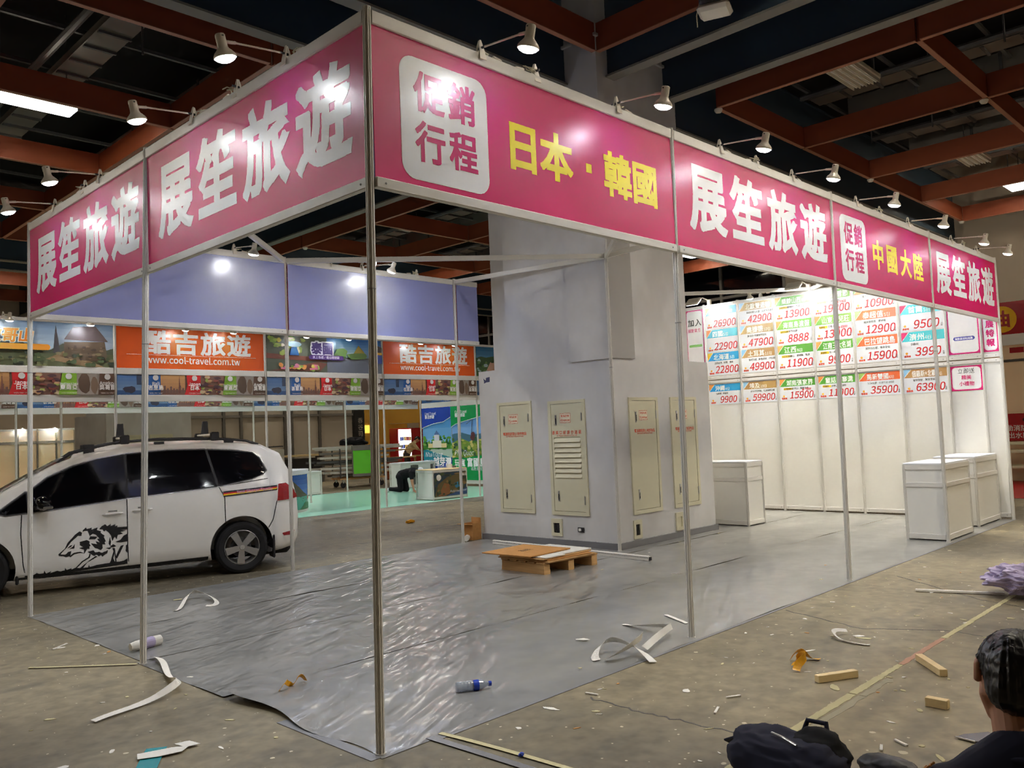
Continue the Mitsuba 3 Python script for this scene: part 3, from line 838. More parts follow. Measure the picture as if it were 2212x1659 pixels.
R3 = [(3.535, 3.97), (3.075, 3.525), (2.615, 3.065)]
LOW = (2.035, 2.44)
CARDS = {
    1: [(R3[0], BLUE, TO, '立山黑部', '5日', '26900', ''), (R3[1], (70, 190, 214), TO, '四國', '5日', '22900', ''), (R3[2], BLUE, (244, 190, 40), '北海道', '5日', '22800', '道東秘境．螃蟹．溫泉'), (LOW, BLUE, TO, '沖繩', '4日', '9900', '玉泉洞．美麗海')],
    2: [(R3[0], BROWN, TB, '北歐雙遊輪', '', '42900', '挪威峽灣三小國．五大世界遺產'), (R3[1], BROWN, TB, '奧捷德', '10日', '47900', '雙溫泉+米蘭鹽洞遊船'), (R3[2], BROWN, TB, '土耳其', '11日', '49900', '番紅花城．棉堡溫泉．伊斯坦堡'), (LOW, BROWN, TB, '埃及', '10日', '59900', '阿布辛貝神殿．五星豪華河輪')],
    3: [(R3[0], GREEN, TO, '樂齡山西', '8日', '13900', '無購物．平遙古城', '無購物自費'), (R3[1], (104, 186, 50), TO, '海南島渡假', '', '8888', '天天出發', '全程無購物'), (R3[2], GREEN, TO, '江西', '8日', '11900', '廬山．景德鎮．婺源', '全程無購物'), (LOW, GREEN, TO, '湖南張家界', '', '15900', '天門山．鳳凰古城', '全程無購物', '7950')],
    4: [(R3[0], GREEN, TO, '東北冰雪節', '', '19800', '入住豪華飯店', '全程無購物', '9900'), (R3[1], (112, 186, 56), TO, '山東台兒莊', '', '13900', '千佛山', '無購物', '6950'), (R3[2], GREEN, TO, '江南三大名湖', '', '9900', '住一晚', '無購物'), (LOW, GREEN, TO, '童話九寨溝', '', '11900', '升等．五星酒店', '無購物')],
    5: [(R3[0], ORANGE, TG, '新加坡', '5日', '10900', '雙人行'), (R3[1], ORANGE, TG, '泰超值', '5日', '12900', '鐵馬競技場．蒙神廟'), (R3[2], ORANGE, TG, '巴拉望跳島', '', '15900', '直飛巴拉望．餐食全包'), (LOW, ORANGE, TG, '馬新雙國', '6日', '35900', '1/24出發．小孩不佔-8000')],
    6: [(R3[1], CYAN, TP, '首爾', '5日', '9500', ''), (R3[2], CYAN, TP, '濟州', '4日', '3990', '促銷價'), (LOW, BROWN, TB, '俄羅斯+北歐', '10日', '63900', '聖彼得堡．雙堡宮遊船')]}
for b, rows in CARDS.items():
    for (vv, col, tri, *rest) in rows:
        col_name = ['', 'blue headed column', 'brown headed column', 'left green headed column', 'right green headed column', 'orange headed column', 'turquoise headed column'][b]
        row_name = {R3[0]: 'top row', R3[1]: 'second row', R3[2]: 'third row', LOW: 'lowest row'}[vv]
        price_card(EDG[b] + 0.025, EDG[b + 1] - 0.025, vv[0], vv[1], f'{row_name} of the {col_name} on the white wall', col, tri, *rest)
PK = (204, 26, 104)


def notice(u0, u1, v0, v1, label, lay):
    k = thing('notice_card', label, 'notice', 'pink bordered notices on the white wall')
    add(k, 'card', fW.rect(u0, v0, u1, v1, 0.0045, 0.008), m_white_print)
    b = [(sbox(u0, v0, u1, v1), PK), (rrect(u0 + 0.02, v0 + 0.02, u1 - 0.02, v1 - 0.02, 0.06), (240, 200, 216)), (rrect(u0 + 0.03, v0 + 0.03, u1 - 0.03, v1 - 0.03, 0.055), (244, 242, 242))]
    add_print(k, 'border', fW, b, 0.0085)
    add_print(k, 'lettering', fW, lay, 0.0105)


notice(0.32, 0.73, 2.62, 3.97, 'tall white notice with black 加入 beside the column', [(text('加入', 0.37, 3.66, 0.15, 0.02, gap=0.1), (20, 20, 20)), (text('展笙官方', 0.36, 3.53, 0.075, 0.02), (206, 50, 110)), (rrect(0.38, 3.22, 0.68, 3.27, 0.02), (130, 200, 90))])
u = 5.23
notice(u + 0.02, u + 0.49, 2.62, 3.97, 'tall pink bordered notice at the right end of the price wall', [(text('加好友', u + 0.08, 3.6, 0.12, 0.02), (90, 170, 60)), (rrect(u + 0.10, 2.84, u + 0.42, 2.90, 0.03), (70, 70, 160)), (text('展笙旅遊粉絲團', u + 0.125, 2.855, 0.038, 0.02), (250, 250, 250))])
notice(u + 0.02, u + 0.49, 2.03, 2.43, 'small pink bordered notice 立即送 精美小禮物', [(text('立即送', u + 0.255, 2.315, 0.085, 0.0, center=True), (30, 30, 30)), (text('精美', u + 0.255, 2.215, 0.075, 0.015, center=True), PK), (text('小禮物', u + 0.255, 2.115, 0.075, 0.015, center=True), PK)])
notice(5.755, 5.985, 2.62, 3.97, 'narrow pink bordered vertical notice 旅展特報', [(vtext('旅展特報', 5.81, 3.16, 0.12, 0.04, 0.22), PK)])


# ------------------------------------------------------------------ white counters
def counter(x0, x1, y0, y1, h, label, rz=0.0):
    k = thing('counter', label, 'counter', 'white counters of the pink booth')
    cx, cy = (x0 + x1) / 2, (y0 + y1) / 2

    def R(m): return rot(m, rz, (0, 0, 1), (cx, cy, 0))
    add(k, 'counter_top', R(box(x0 - 0.01, x1 + 0.01, y0 - 0.01, y1 + 0.01, h, h + 0.02, 0.004)), m_white_print)
    for (x, y) in ((x0, y0), (x1, y0), (x0, y1), (x1, y1)):
        add(k, 'corner_post', R(mv(extrude(octagon(0.04), h), x, y)), m_alu)
    for z0, z1 in ((0.02, 0.09), (h - 0.30, h - 0.24), (h - 0.07, h)):
        for s in range(4):
            m = [box(x0 + 0.016, x1 - 0.016, y0 - 0.018, y0 + 0.018, z0, z1, 0.003), box(x0 + 0.016, x1 - 0.016, y1 - 0.018, y1 + 0.018, z0, z1, 0.003), box(x0 - 0.018, x0 + 0.018, y0 + 0.016, y1 - 0.016, z0, z1, 0.003), box(x1 - 0.018, x1 + 0.018, y0 + 0.016, y1 - 0.016, z0, z1, 0.003)][s]
            add(k, 'rail', R(m), m_alu)
    for z0, z1 in ((0.09, h - 0.3), (h - 0.24, h - 0.07)):
        for s in range(4):
            m = [box(x0 + 0.016, x1 - 0.016, y0 - 0.003, y0 + 0.003, z0, z1), box(x0 + 0.016, x1 - 0.016, y1 - 0.003, y1 + 0.003, z0, z1), box(x0 - 0.003, x0 + 0.003, y0 + 0.016, y1 - 0.016, z0, z1), box(x1 - 0.003, x1 + 0.003, y0 + 0.016, y1 - 0.016, z0, z1)][s]
            add(k, 'panel', R(m), m_white)


counter(9.16, 10.18, 0.06, 0.56, 1.01, 'white counter at the front right edge of the booth beside a post')
counter(10.85, 11.9, 0.16, 0.72, 1.01, 'white counter behind the front right counter at the end of the price wall')
counter(9.56, 10.08, 3.16, 4.2, 1.02, 'white counter standing behind the column in front of the price wall')

# ================================================================== white people carrier behind the booth
# car space: s forward from the rear axle, w to the near (left) side, z up
_th = math.radians(163)
_D = np.array([math.cos(_th), math.sin(_th)]); _N = np.array([-0.29237, -0.956305])
_O = np.array([2.5819, 6.4958]) - _N * 0.90
CAR = np.eye(4)
CAR[:2, 0], CAR[:2, 1], CAR[:2, 3] = _D, _N, _O
S_ = np.array([-0.80, -0.78, -0.70, -0.55, -0.3, 0.0, 0.5, 1.0, 1.4, 1.8, 2.1, 2.4, 2.7, 2.9, 3.2, 3.5, 3.7, 3.84, 3.90])


def st(vals):
    v = np.array(vals, float)
    return lambda s: np.interp(s, S_, v)


zb = st([0.42, 0.34, 0.27, 0.24, 0.21, 0.20, 0.19, 0.19, 0.19, 0.19, 0.19, 0.19, 0.19, 0.20, 0.21, 0.22, 0.24, 0.30, 0.40])
wmax = st([0.62, 0.70, 0.80, 0.87, 0.915, 0.93, 0.935, 0.935, 0.935, 0.935, 0.935, 0.935, 0.935, 0.93, 0.91, 0.87, 0.80, 0.68, 0.55])
zbelt = st([0.80, 0.92, 1.02, 1.09, 1.13, 1.14, 1.12, 1.08, 1.05, 1.02, 1.00, 0.985, 0.97, 0.96, 0.93, 0.86, 0.80, 0.72, 0.66])
zroofe = st([0.84, 0.98, 1.24, 1.50, 1.605, 1.645, 1.665, 1.665, 1.645, 1.585, 1.485, 1.33, 1.16, 1.04, 0.985, 0.91, 0.84, 0.755, 0.69])
zroofc = st([0.86, 1.00, 1.27, 1.56, 1.690, 1.725, 1.745, 1.745, 1.730, 1.670, 1.570, 1.42, 1.25, 1.10, 1.03, 0.955, 0.88, 0.79, 0.71])
wroof = st([0.52, 0.58, 0.66, 0.70, 0.735, 0.75, 0.755, 0.755, 0.755, 0.755, 0.75, 0.76, 0.78, 0.80, 0.78, 0.73, 0.66, 0.56, 0.45])


def section(s):
    b, W, zt, ze, zc, wr = zb(s), wmax(s), zbelt(s), zroofe(s), zroofc(s), wroof(s)
    p = np.array([(0, b), (W - 0.18, b), (W - 0.07, b + 0.02), (W - 0.025, b + 0.09), (W - 0.008, b + 0.22), (W, 0.45 * b + 0.55 * zt), (W - 0.004, zt - 0.14), (W - 0.022, zt - 0.01),
                  (W - 0.03, zt + 0.02), (0.70 * (W - 0.03) + 0.30 * wr, zt + 0.38 * (ze - zt)), (0.33 * (W - 0.03) + 0.67 * wr, zt + 0.74 * (ze - zt)), (wr + 0.012, ze - 0.012 * (ze - zt)), (wr - 0.035, ze + 0.45 * (zc - ze)), (wr * 0.66, ze + 0.80 * (zc - ze)), (wr * 0.33, ze + 0.95 * (zc - ze)), (0, zc)])
    return p


def car_side(s, z):
    p = section(s)[1:12]
    return float(np.interp(z, p[:, 1], p[:, 0]))


def car_top(s, w):
    p = section(s)[11:][::-1]
    return float(np.interp(abs(w), p[:, 0], p[:, 1]))


def car_xf(m):
    m = m.copy(); m.apply_transform(CAR)
    if np.linalg.det(CAR[:3, :3]) < 0: m.invert()
    return m


def car_body():
    ss = np.concatenate([np.linspace(-0.80, -0.55, 8), np.linspace(-0.5, 3.6, 62), np.linspace(3.64, 3.90, 8)])
    rings = []
    for s in ss:
        p = section(s)
        rings.append(np.vstack([p, p[-2:0:-1] * [-1, 1]]))
    n = len(rings[0]); v = np.array([[(s, w, z) for w, z in r] for s, r in zip(ss, rings)]).reshape(-1, 3)
    f = []
    for i in range(len(ss) - 1):
        for j in range(n):
            a, b, c, d = i * n + j, i * n + (j + 1) % n, (i + 1) * n + (j + 1) % n, (i + 1) * n + j
            f += [[a, b, c], [a, c, d]]
    k = len(v); v = np.vstack([v, [(ss[0], 0, 0.6)], [(ss[-1], 0, 0.55)]])
    for j in range(n):
        f += [[k, (j + 1) % n, j], [k + 1, (len(ss) - 1) * n + j, (len(ss) - 1) * n + (j + 1) % n]]
    m = trimesh.Trimesh(v, f, process=True)
    if m.volume < 0: m.invert()
    M = manifold3d.Manifold(manifold3d.Mesh(vert_properties=np.asarray(m.vertices, np.float32), tri_verts=np.asarray(m.faces, np.uint32)))
    for s in (0.0, 2.92):
        for w in (0.52, -1.0):
            cyl = manifold3d.Manifold.cylinder(0.48, 0.395, 0.395, 48).rotate((-90, 0, 0)).translate((s, w, 0.345))
            M = M - cyl
    q = M.to_mesh()
    return trimesh.Trimesh(q.vert_properties[:, :3], q.tri_verts, process=False)


def side_patch(poly, off=0.004, fine=0.09, far=False):
    vs, fs, k = [], [], 0
    for g in getattr(poly, 'geoms', [poly]):
        v, f = trimesh.creation.triangulate_polygon(shapely.segmentize(g, fine), engine='earcut')
        v, f = trimesh.remesh.subdivide_to_size(np.column_stack([v, np.zeros(len(v))]), np.asarray(f), fine)
        vs.append(v); fs.append(np.asarray(f) + k); k += len(v)
    v, f = np.vstack(vs), np.vstack(fs)
    out = np.array([(s, car_side(s, z) + off, z) for s, z, _ in v])
    if far: out[:, 1] *= -1
    return trimesh.Trimesh(out, f, process=False)


def top_patch(poly, off=0.004, fine=0.12):
    v, f = trimesh.creation.triangulate_polygon(shapely.segmentize(poly, fine), engine='earcut')
    v, f = trimesh.remesh.subdivide_to_size(np.column_stack([v, np.zeros(len(v))]), np.asarray(f), fine)
    return trimesh.Trimesh(np.array([(s, w, car_top(s, w) + off) for s, w, _ in v]), f, process=False)


car = thing('car', 'white people carrier with a black wolf decal parked behind the left side of the booth', 'car')
add(car, 'body', car_xf(car_body()), m_car, smooth=35)
fw_ = Polygon([(2.36, 0.985), (2.355, 1.23), (2.19, 1.36), (1.93, 1.475), (1.67, 1.545), (1.37, 1.59), (1.36, 1.075)])
qg_ = Polygon([(2.70, 0.995), (2.66, 1.02), (2.42, 1.20), (2.40, 0.985), (2.62, 0.972)])
rd_ = Polygon([(1.33, 1.08), (1.34, 1.595), (0.87, 1.62), (0.42, 1.61), (0.30, 1.145), (0.89, 1.11)])
rq_ = Polygon([(0.385, 1.605), (0.1, 1.585), (-0.17, 1.545), (-0.26, 1.47), (-0.33, 1.31), (-0.29, 1.265), (-0.14, 1.215), (0.27, 1.15)])
glass_all = shapely.union_all([g.buffer(0.03) for g in (fw_, qg_, rd_, rq_)]).buffer(-0.018)
add(car, 'pillar_trim', car_xf(side_patch(glass_all, 0.0025)), m_black)
add(car, 'pillar_trim', car_xf(side_patch(glass_all, 0.0025, far=True)), m_black)
for g, lb in ((fw_, 'front door window'), (qg_, 'small quarter window'), (rd_, 'sliding door window'), (rq_, 'rear side window')):
    for far in (False, True):
        add(car, 'side_window', car_xf(side_patch(g, 0.005, far=far)), m_glass_dark, None if far else 'dark tinted ' + lb)
add(car, 'window_trim', car_xf(side_patch(glass_all.buffer(0.011).difference(glass_all), 0.004, 0.05)), m_chrome)
add(car, 'windscreen', car_xf(top_patch(Polygon([(1.95, -0.66), (1.88, 0), (1.95, 0.66), (2.84, 0.74), (2.90, 0), (2.84, -0.74)]))), m_glass_dark)
add(car, 'rear_window', car_xf(top_patch(Polygon([(-0.56, -0.56), (-0.56, 0.56), (-0.72, 0.54), (-0.72, -0.54)]), 0.004, 0.05)), m_glass_dark)
for pts in ([(1.345, 1.595), (1.35, 1.08), (1.35, 0.5), (1.34, 0.22)], [(0.40, 1.62), (0.28, 1.14), (0.21, 1.0), (0.205, 0.68)], [(2.46, 0.975), (2.47, 0.74), (2.45, 0.39), (2.42, 0.2)], [(-0.46, 0.9), (-0.40, 0.66), (-0.34, 0.56)]):
    add(car, 'door_gap', car_xf(side_patch(LineString(pts).buffer(0.005, cap_style=2), 0.003, 0.1)), m_black)
add(car, 'slide_rail', car_xf(side_patch(LineString([(0.27, 1.135), (-0.35, 1.20)]).buffer(0.004, cap_style=2), 0.003, 0.1)), m_black)
add(car, 'sill_trim', car_xf(side_patch(Polygon([(2.52, 0.19), (2.52, 0.235), (0.42, 0.265), (0.42, 0.21)]), 0.004)), m_dark)
for s0, s1, z in ((1.62, 1.40, 0.895), (1.29, 1.07, 0.915)):
    w = car_side(s1, z)
    k = add(car, 'door_handle', car_xf(tube([(s0, w, z - 0.004), (s0 - 0.03, w + 0.022, z), (s1 + 0.03, w + 0.024, z + 0.006), (s1, w, z + 0.004)], [0.008, 0.013, 0.015, 0.01], 10)), m_car)
    add(k, 'handle_recess', car_xf(side_patch(sbox(s1 + 0.06, z + 0.022, s0 - 0.06, z + 0.038), 0.003)), m_alu_dark)
add(car, 'tail_light', car_xf(side_patch(Polygon([(-0.49, 1.12), (-0.60, 1.125), (-0.755, 1.0), (-0.77, 0.92), (-0.60, 0.905), (-0.465, 0.90)]), 0.008, 0.05)), m_tail)
add(car, 'tail_light', car_xf(side_patch(Polygon([(-0.49, 1.12), (-0.60, 1.125), (-0.755, 1.0), (-0.77, 0.92), (-0.60, 0.905), (-0.465, 0.90)]), 0.008, 0.05, True)), m_tail)
add(car, 'reflector', car_xf(side_patch(Polygon([(-0.52, 0.47), (-0.70, 0.49), (-0.68, 0.43), (-0.54, 0.435)]), 0.006, 0.05)), m_tail)
# stripe in black, red and gold with its lettering
for (a, b), c in (((0.72, 1.0), (26, 22, 40)), ((0.48, 0.72), (196, 30, 40)), ((0.22, 0.48), (236, 190, 30)), ((0.0, 0.22), (20, 20, 22))):
    z0, z1 = (lambda q: 1.0 + 0.07 * q), (lambda q: 1.04 + 0.065 * q)
    g = Polygon([(0.225, z0(a)), (0.225, z0(b)), (-0.475, z1(b)), (-0.465, z1(a))])
    m = side_patch(g, 0.005, 0.06)
    add(car, 'side_stripe', car_xf(m), m_print, color=np.tile(lin(c), (len(m.vertices), 1)))
g = text('New Sharan Family', 0, 0, 0.052, 0.02, slant=0.0)
g = affinity.affine_transform(g, [-1, 0, 0.03, 1, 0.06, 1.035])
m = side_patch(g, 0.0065, 0.05)
add(car, 'stripe_lettering', car_xf(m), m_print, color=np.tile(lin((196, 160, 190)), (len(m.vertices), 1)))
WOLF = [[(1659,724),(1630,757),(1593,776),(1573,752),(1531,774),(1540,749),(1482,766),(1491,745),(1457,746),(1470,729),(1354,725),(1354,694),(1429,694),(1375,680),(1434,669),(1405,646),(1459,638),(1472,589),(1492,623),(1518,571),(1529,631),(1557,678),(1590,708),(1606,692),(1622,720)],[(1836,709),(1828,730),(1800,755),(1792,736),(1739,747),(1744,723),(1675,745),(1687,717),(1639,695),(1647,678),(1603,642),(1611,625),(1591,574),(1604,566),(1596,538),(1629,541),(1625,496),(1646,476),(1682,498),(1706,505),(1746,562),(1681,547),(1697,584),(1649,561),(1681,609),(1656,611),(1696,665),(1728,677),(1761,657),(1780,717),(1816,720)],[(2091,469),(2024,528),(1992,596),(1912,685),(1868,715),(1844,701),(1849,666),(1873,664),(1880,673),(1961,601),(2001,544),(2048,496),(2072,467),(2025,458),(2005,469),(1989,489),(1958,491),(1970,439),(2010,430),(2049,447),(2084,451)],[(1978,435),(1930,470),(1867,477),(1827,457),(1875,464),(1927,455),(1966,425)],[(1997,530),(1969,558),(1945,564),(1961,544),(1989,534)],[(1977,523),(1945,538),(1921,571),(1926,523)],[(1866,592),(1793,607),(1762,586),(1770,565),(1754,536),(1770,529),(1767,502),(1791,504),(1823,450),(1823,499),(1874,522),(1826,526),(1866,556)],[(1769,614),(1753,648),(1680,636),(1701,611)],[(1783,468),(1723,480),(1707,451),(1666,456),(1634,439),(1568,464),(1577,429),(1606,414),(1627,393),(1642,417),(1667,402),(1691,427),(1715,412),(1743,433)],[(1767,440),(1776,405),(1848,360),(1917,288),(1905,286),(1841,352),(1764,397),(1755,434)],[(1699,410),(1756,372),(1869,282),(1837,283),(1789,344),(1683,399)],[(1519,485),(1507,448),(1537,334),(1550,309),(1521,306),(1517,350),(1488,446),(1494,483)],[(1487,433),(1476,319),(1488,320),(1494,411)],[(1428,503),(1395,509),(1429,440),(1471,354),(1483,374),(1462,434)],[(1485,554),(1427,576),(1393,622),(1355,641),(1356,551),(1427,544)],[(1368,506),(1351,514),(1356,414),(1373,434)],[(1559,544),(1546,614),(1533,559),(1543,515)],[(1547,506),(1510,530),(1477,504),(1511,494)],[(1589,493),(1527,495),(1552,475)],[(2434,256),(2351,251),(2313,276),(2290,261),(2244,264),(2236,294),(2221,257),(2167,281),(2183,257),(2105,278),(2074,266),(2027,274),(2023,300),(2007,276),(1956,292),(1964,275),(1917,292),(1869,282),(1781,281),(1773,311),(1765,284),(1685,301),(1579,308),(1530,307),(1512,363),(1497,321),(1455,312),(1397,319),(1355,342),(1356,278),(2351,225),(2434,222)]]
g = shapely.union_all([Polygon(np.array(q) / 1000).buffer(0) for q in WOLF])
m = side_patch(g.buffer(0.001), 0.004, 0.05)
add(car, 'wolf_decal', car_xf(m), m_dark, 'black printed wolf standing on grass')
# mirror, rails, bars
w = car_side(2.25, 1.0)
k = add(car, 'mirror', car_xf(trimesh.Trimesh(*(lambda s: (s.vertices * [0.085, 0.13, 0.085] + [2.24, w + 0.15, 1.085], s.faces))(trimesh.creation.icosphere(3)), process=False)), m_glass_dark, 'glossy black door mirror', smooth=True)
add(k, 'mirror_arm', car_xf(bar((2.30, w - 0.03, 1.02), (2.26, w + 0.12, 1.05), 0.10, 0.05, 0.01)), m_dark)
add(k, 'mirror_indicator', car_xf(box(2.14, 2.24, w + 0.20, w + 0.27, 1.02, 1.05, 0.008)), m_chrome)
for sg in (1, -1):
    pts = [(s, sg * 0.66, float(np.interp(s, [-0.28, -0.1, 0.3, 1.0, 1.5, 1.95, 2.1], [car_top(-0.28, 0.66), 1.715, 1.755, 1.775, 1.745, 1.64, car_top(2.1, 0.66)]))) for s in np.linspace(-0.28, 2.1, 16)]
    k = add(car, 'roof_rail', car_xf(tube(pts, 0.017, 8)), m_dark)
    for s in (0.1, 0.95, 1.75):
        add(k, 'rail_foot', car_xf(box(s - 0.06, s + 0.06, sg * 0.66 - 0.015, sg * 0.66 + 0.015, car_top(s, 0.66) - 0.01, 1.74, 0.004)), m_dark)
for s in (0.28, 1.35):
    z = 1.81
    k = add(car, 'cross_bar', car_xf(box(s - 0.025, s + 0.025, -0.70, 0.70, z - 0.012, z + 0.012, 0.006)), m_alu, 'pale roof bar')
    for sg in (1, -1):
        add(k, 'bar_clamp', car_xf(box(s - 0.055, s + 0.055, sg * 0.69 - 0.035, sg * 0.69 + 0.035, 1.725, z + 0.03, 0.015)), m_dark)
    add(k, 'load_stop', car_xf(hullman([(s - 0.05, -0.10, z + 0.012), (s + 0.05, -0.10, z + 0.012), (s - 0.04, -0.10, z + 0.19), (s + 0.03, -0.10, z + 0.19), (s - 0.05, -0.14, z + 0.012), (s + 0.05, -0.14, z + 0.012), (s - 0.04, -0.14, z + 0.19), (s + 0.03, -0.14, z + 0.19)])), m_dark)


def wheel(s, sg):
    def W(m):
        m = m.copy(); m.apply_transform(trimesh.transformations.rotation_matrix(-math.pi / 2 * sg, (1, 0, 0)))
        mv(m, s, sg * 0.90, 0.335); return car_xf(m)
    k = add(car, 'wheel', W(lathe([(0.225, -0.20), (0.29, -0.205), (0.325, -0.18), (0.333, -0.12), (0.333, -0.07), (0.322, -0.02), (0.29, 0.0), (0.24, -0.005), (0.222, -0.02), (0.222, -0.19)], 40)), m_rubber, 'black tyre with its wheel', smooth=35)
    add(k, 'rim', W(lathe([(0.222, -0.015), (0.214, -0.012), (0.206, -0.03), (0.20, -0.08), (0.19, -0.15), (0.222, -0.17)], 40)), m_rim, smooth=30)
    add(k, 'brake_disc', W(lathe([(0, -0.09), (0.13, -0.09), (0.13, -0.11), (0, -0.11)], 30)), m_duct_dark)
    for i in range(5):
        sp = extrude(Polygon([(0.03, -0.032), (0.207, -0.048), (0.207, 0.048), (0.03, 0.032)]), 0.03)
        for q in range(len(sp.vertices)):
            sp.vertices[q, 2] += -0.05 + 0.02 * math.hypot(sp.vertices[q, 0], sp.vertices[q, 1]) / 0.2
        rot(sp, 72 * i + 84)
        add(k, 'spoke', W(sp), m_rim)
    for i in range(5):
        a = math.radians(72 * i + 84 + 36)
        add(k, 'wheel_bolt', W(mv(lathe([(0, 0), (0.009, 0), (0.008, 0.012), (0, 0.012)], 8), 0.055 * math.cos(a), 0.055 * math.sin(a), -0.028)), m_dark)
    add(k, 'hub_cap', W(lathe([(0, -0.05), (0.036, -0.05), (0.034, -0.012), (0.028, -0.008), (0, -0.006)], 20)), m_rim)
    ring = Point(0, 0).buffer(0.026).difference(Point(0, 0).buffer(0.023)).union(LineString([(-0.012, 0.02), (0, 0.002), (0.012, 0.02)]).buffer(0.002)).union(LineString([(-0.018, 0.013), (-0.008, -0.018), (0, -0.003), (0.008, -0.018), (0.018, 0.013)]).buffer(0.002))
    e = extrude(ring, 0.002); mv(e, 0, 0, -0.0065)
    add(k, 'emblem', W(e), m_alu)
    # dark liner of the wheel arch
    a = np.linspace(math.radians(-8), math.radians(188), 30)
    v = np.array([(s + 0.392 * math.cos(t), ww, 0.345 + 0.392 * math.sin(t)) for ww in (sg * 0.89, sg * 0.55) for t in a])
    n = len(a); f = [q for i in range(n - 1) for q in ([i, i + 1, n + i + 1], [i, n + i + 1, n + i])]
    add(car, 'arch_liner', car_xf(trimesh.Trimesh(v, f, process=False)), m_black)
    if sg > 0:
        add(car, 'mud_flap', car_xf(box(s - 0.42, s - 0.39, 0.66, 0.90, 0.16, 0.46, 0.01)), m_dark)


for s in (0.0, 2.92):
    for sg in (1, -1):
        wheel(s, sg)
add(car, 'underbody', car_xf(box(-0.7, 3.7, -0.6, 0.6, 0.17, 0.3, 0.05)), m_black)

# ================================================================== the travel booth behind, y = 12.6 to 18.4
YB = 12.6
bx = [0.2, 3.3, 6.4, 9.5, 12.55, 15.3]
GRP = 'posts of the travel booth behind the car'
for x, y, lb in ((3.3, YB, 'pale post left of the first orange sign, its foot behind the car'), (6.4, YB, 'pale post right of the first orange sign behind the car'), (9.5, YB, 'pale post left of the second orange sign on the green floor edge'), (12.55, YB, 'pale post right of the second orange sign'),
                 (3.3, 15.6, 'slim white post inside the travel booth at far left'), (9.5, 15.9, 'slim white post in the middle of the green floor'), (12.3, 18.3, 'slim white post at the back edge of the green floor'), (9.25, 18.4, 'slim white post at the back of the travel booth behind the car tail'), (6.2, 18.4, 'slim white post of the travel booth behind the car roof'), (3.2, 18.4, 'slim white post at the far left back of the travel booth'), (15.3, 18.3, 'white corner post at the left edge of the blue poster'), (15.3, YB, 'white post of the travel booth hidden behind the column')):
    booth_post((x, y), (x, y), lb, 4.0, joint=2.55, group=GRP)


def sky_layers(w, h, top, bot, n=7):
    return [(sbox(0, h * i / n, w, h * (i + 1) / n + 0.001), [bot[k] + (top[k] - bot[k]) * (i + 0.5) / n for k in range(3)]) for i in range(n)]


def clip(layers, w, h):
    b = sbox(0, 0, w, h)
    return [(g.intersection(b), c) for g, c in layers]


def hills(rng, w, y0, amp, n=14):
    return Polygon([(0, 0)] + [(w * i / n, y0 + amp * (rng.random() - 0.3)) for i in range(n + 1)] + [(w, 0)])


def speckle(rng, n, u0, v0, u1, v1, r, cols):
    return [(blob(rng, rng.uniform(u0, u1), rng.uniform(v0, v1), r * rng.uniform(0.5, 1.5), r * rng.uniform(0.3, 0.9), 8), cols[rng.randrange(len(cols))]) for _ in range(n)]


def pic_temple(w, h):
    r = random.Random(1)
    L = sky_layers(w, h, (120, 150, 186), (206, 214, 220))
    L += [(hills(r, w, 0.42 * h, 0.2 * h), (66, 72, 56)), (sbox(0.12 * w, 0, w, 0.3 * h), (78, 82, 54)), (Polygon([(0.62 * w, 0.16 * h), (0.72 * w, 0.36 * h), (0.95 * w, 0), (0.86 * w, 0)]), (150, 124, 92))]
    L += [(Polygon([(0.72 * w, 0.2 * h), (0.72 * w, 0.56 * h), (0.95 * w, 0.6 * h), (0.97 * w, 0.1 * h)]), (92, 76, 60)), (Polygon([(0.72 * w, 0.62 * h), (0.77 * w, 0.92 * h), (0.9 * w, 0.95 * h), (0.97 * w, 0.6 * h)]), (86, 74, 72)), (Polygon([(0.66 * w, 0.3 * h), (0.675 * w, 0.95 * h), (0.70 * w, 0.3 * h)]), (54, 50, 52))]
    L += speckle(r, 60, 0.1 * w, 0.02 * h, w, 0.32 * h, 0.05, [(56, 66, 40), (96, 98, 62), (40, 46, 34), (120, 110, 80)])
    L += speckle(r, 20, 0.74 * w, 0.15 * h, 0.94 * w, 0.5 * h, 0.03, [(60, 48, 40), (126, 106, 84)])
    L += [(text('吳哥窟/波哥山', 0.02 * w, 0.55 * h, 0.32 * h, 0.09, slant=0.15), (250, 244, 230)), (text('吳哥窟/波哥山', 0.02 * w, 0.55 * h, 0.32 * h, 0.03, slant=0.15), (236, 130, 40)), (rrect(-0.1, 0.36 * h, 0.64 * w, 0.48 * h, 0.05), (236, 150, 50)), (text('高野城／吳哥窟／波哥山五日遊', 0.03 * w, 0.385 * h, 0.09 * h, 0.02), (250, 236, 210))]
    return clip(L, w, h)


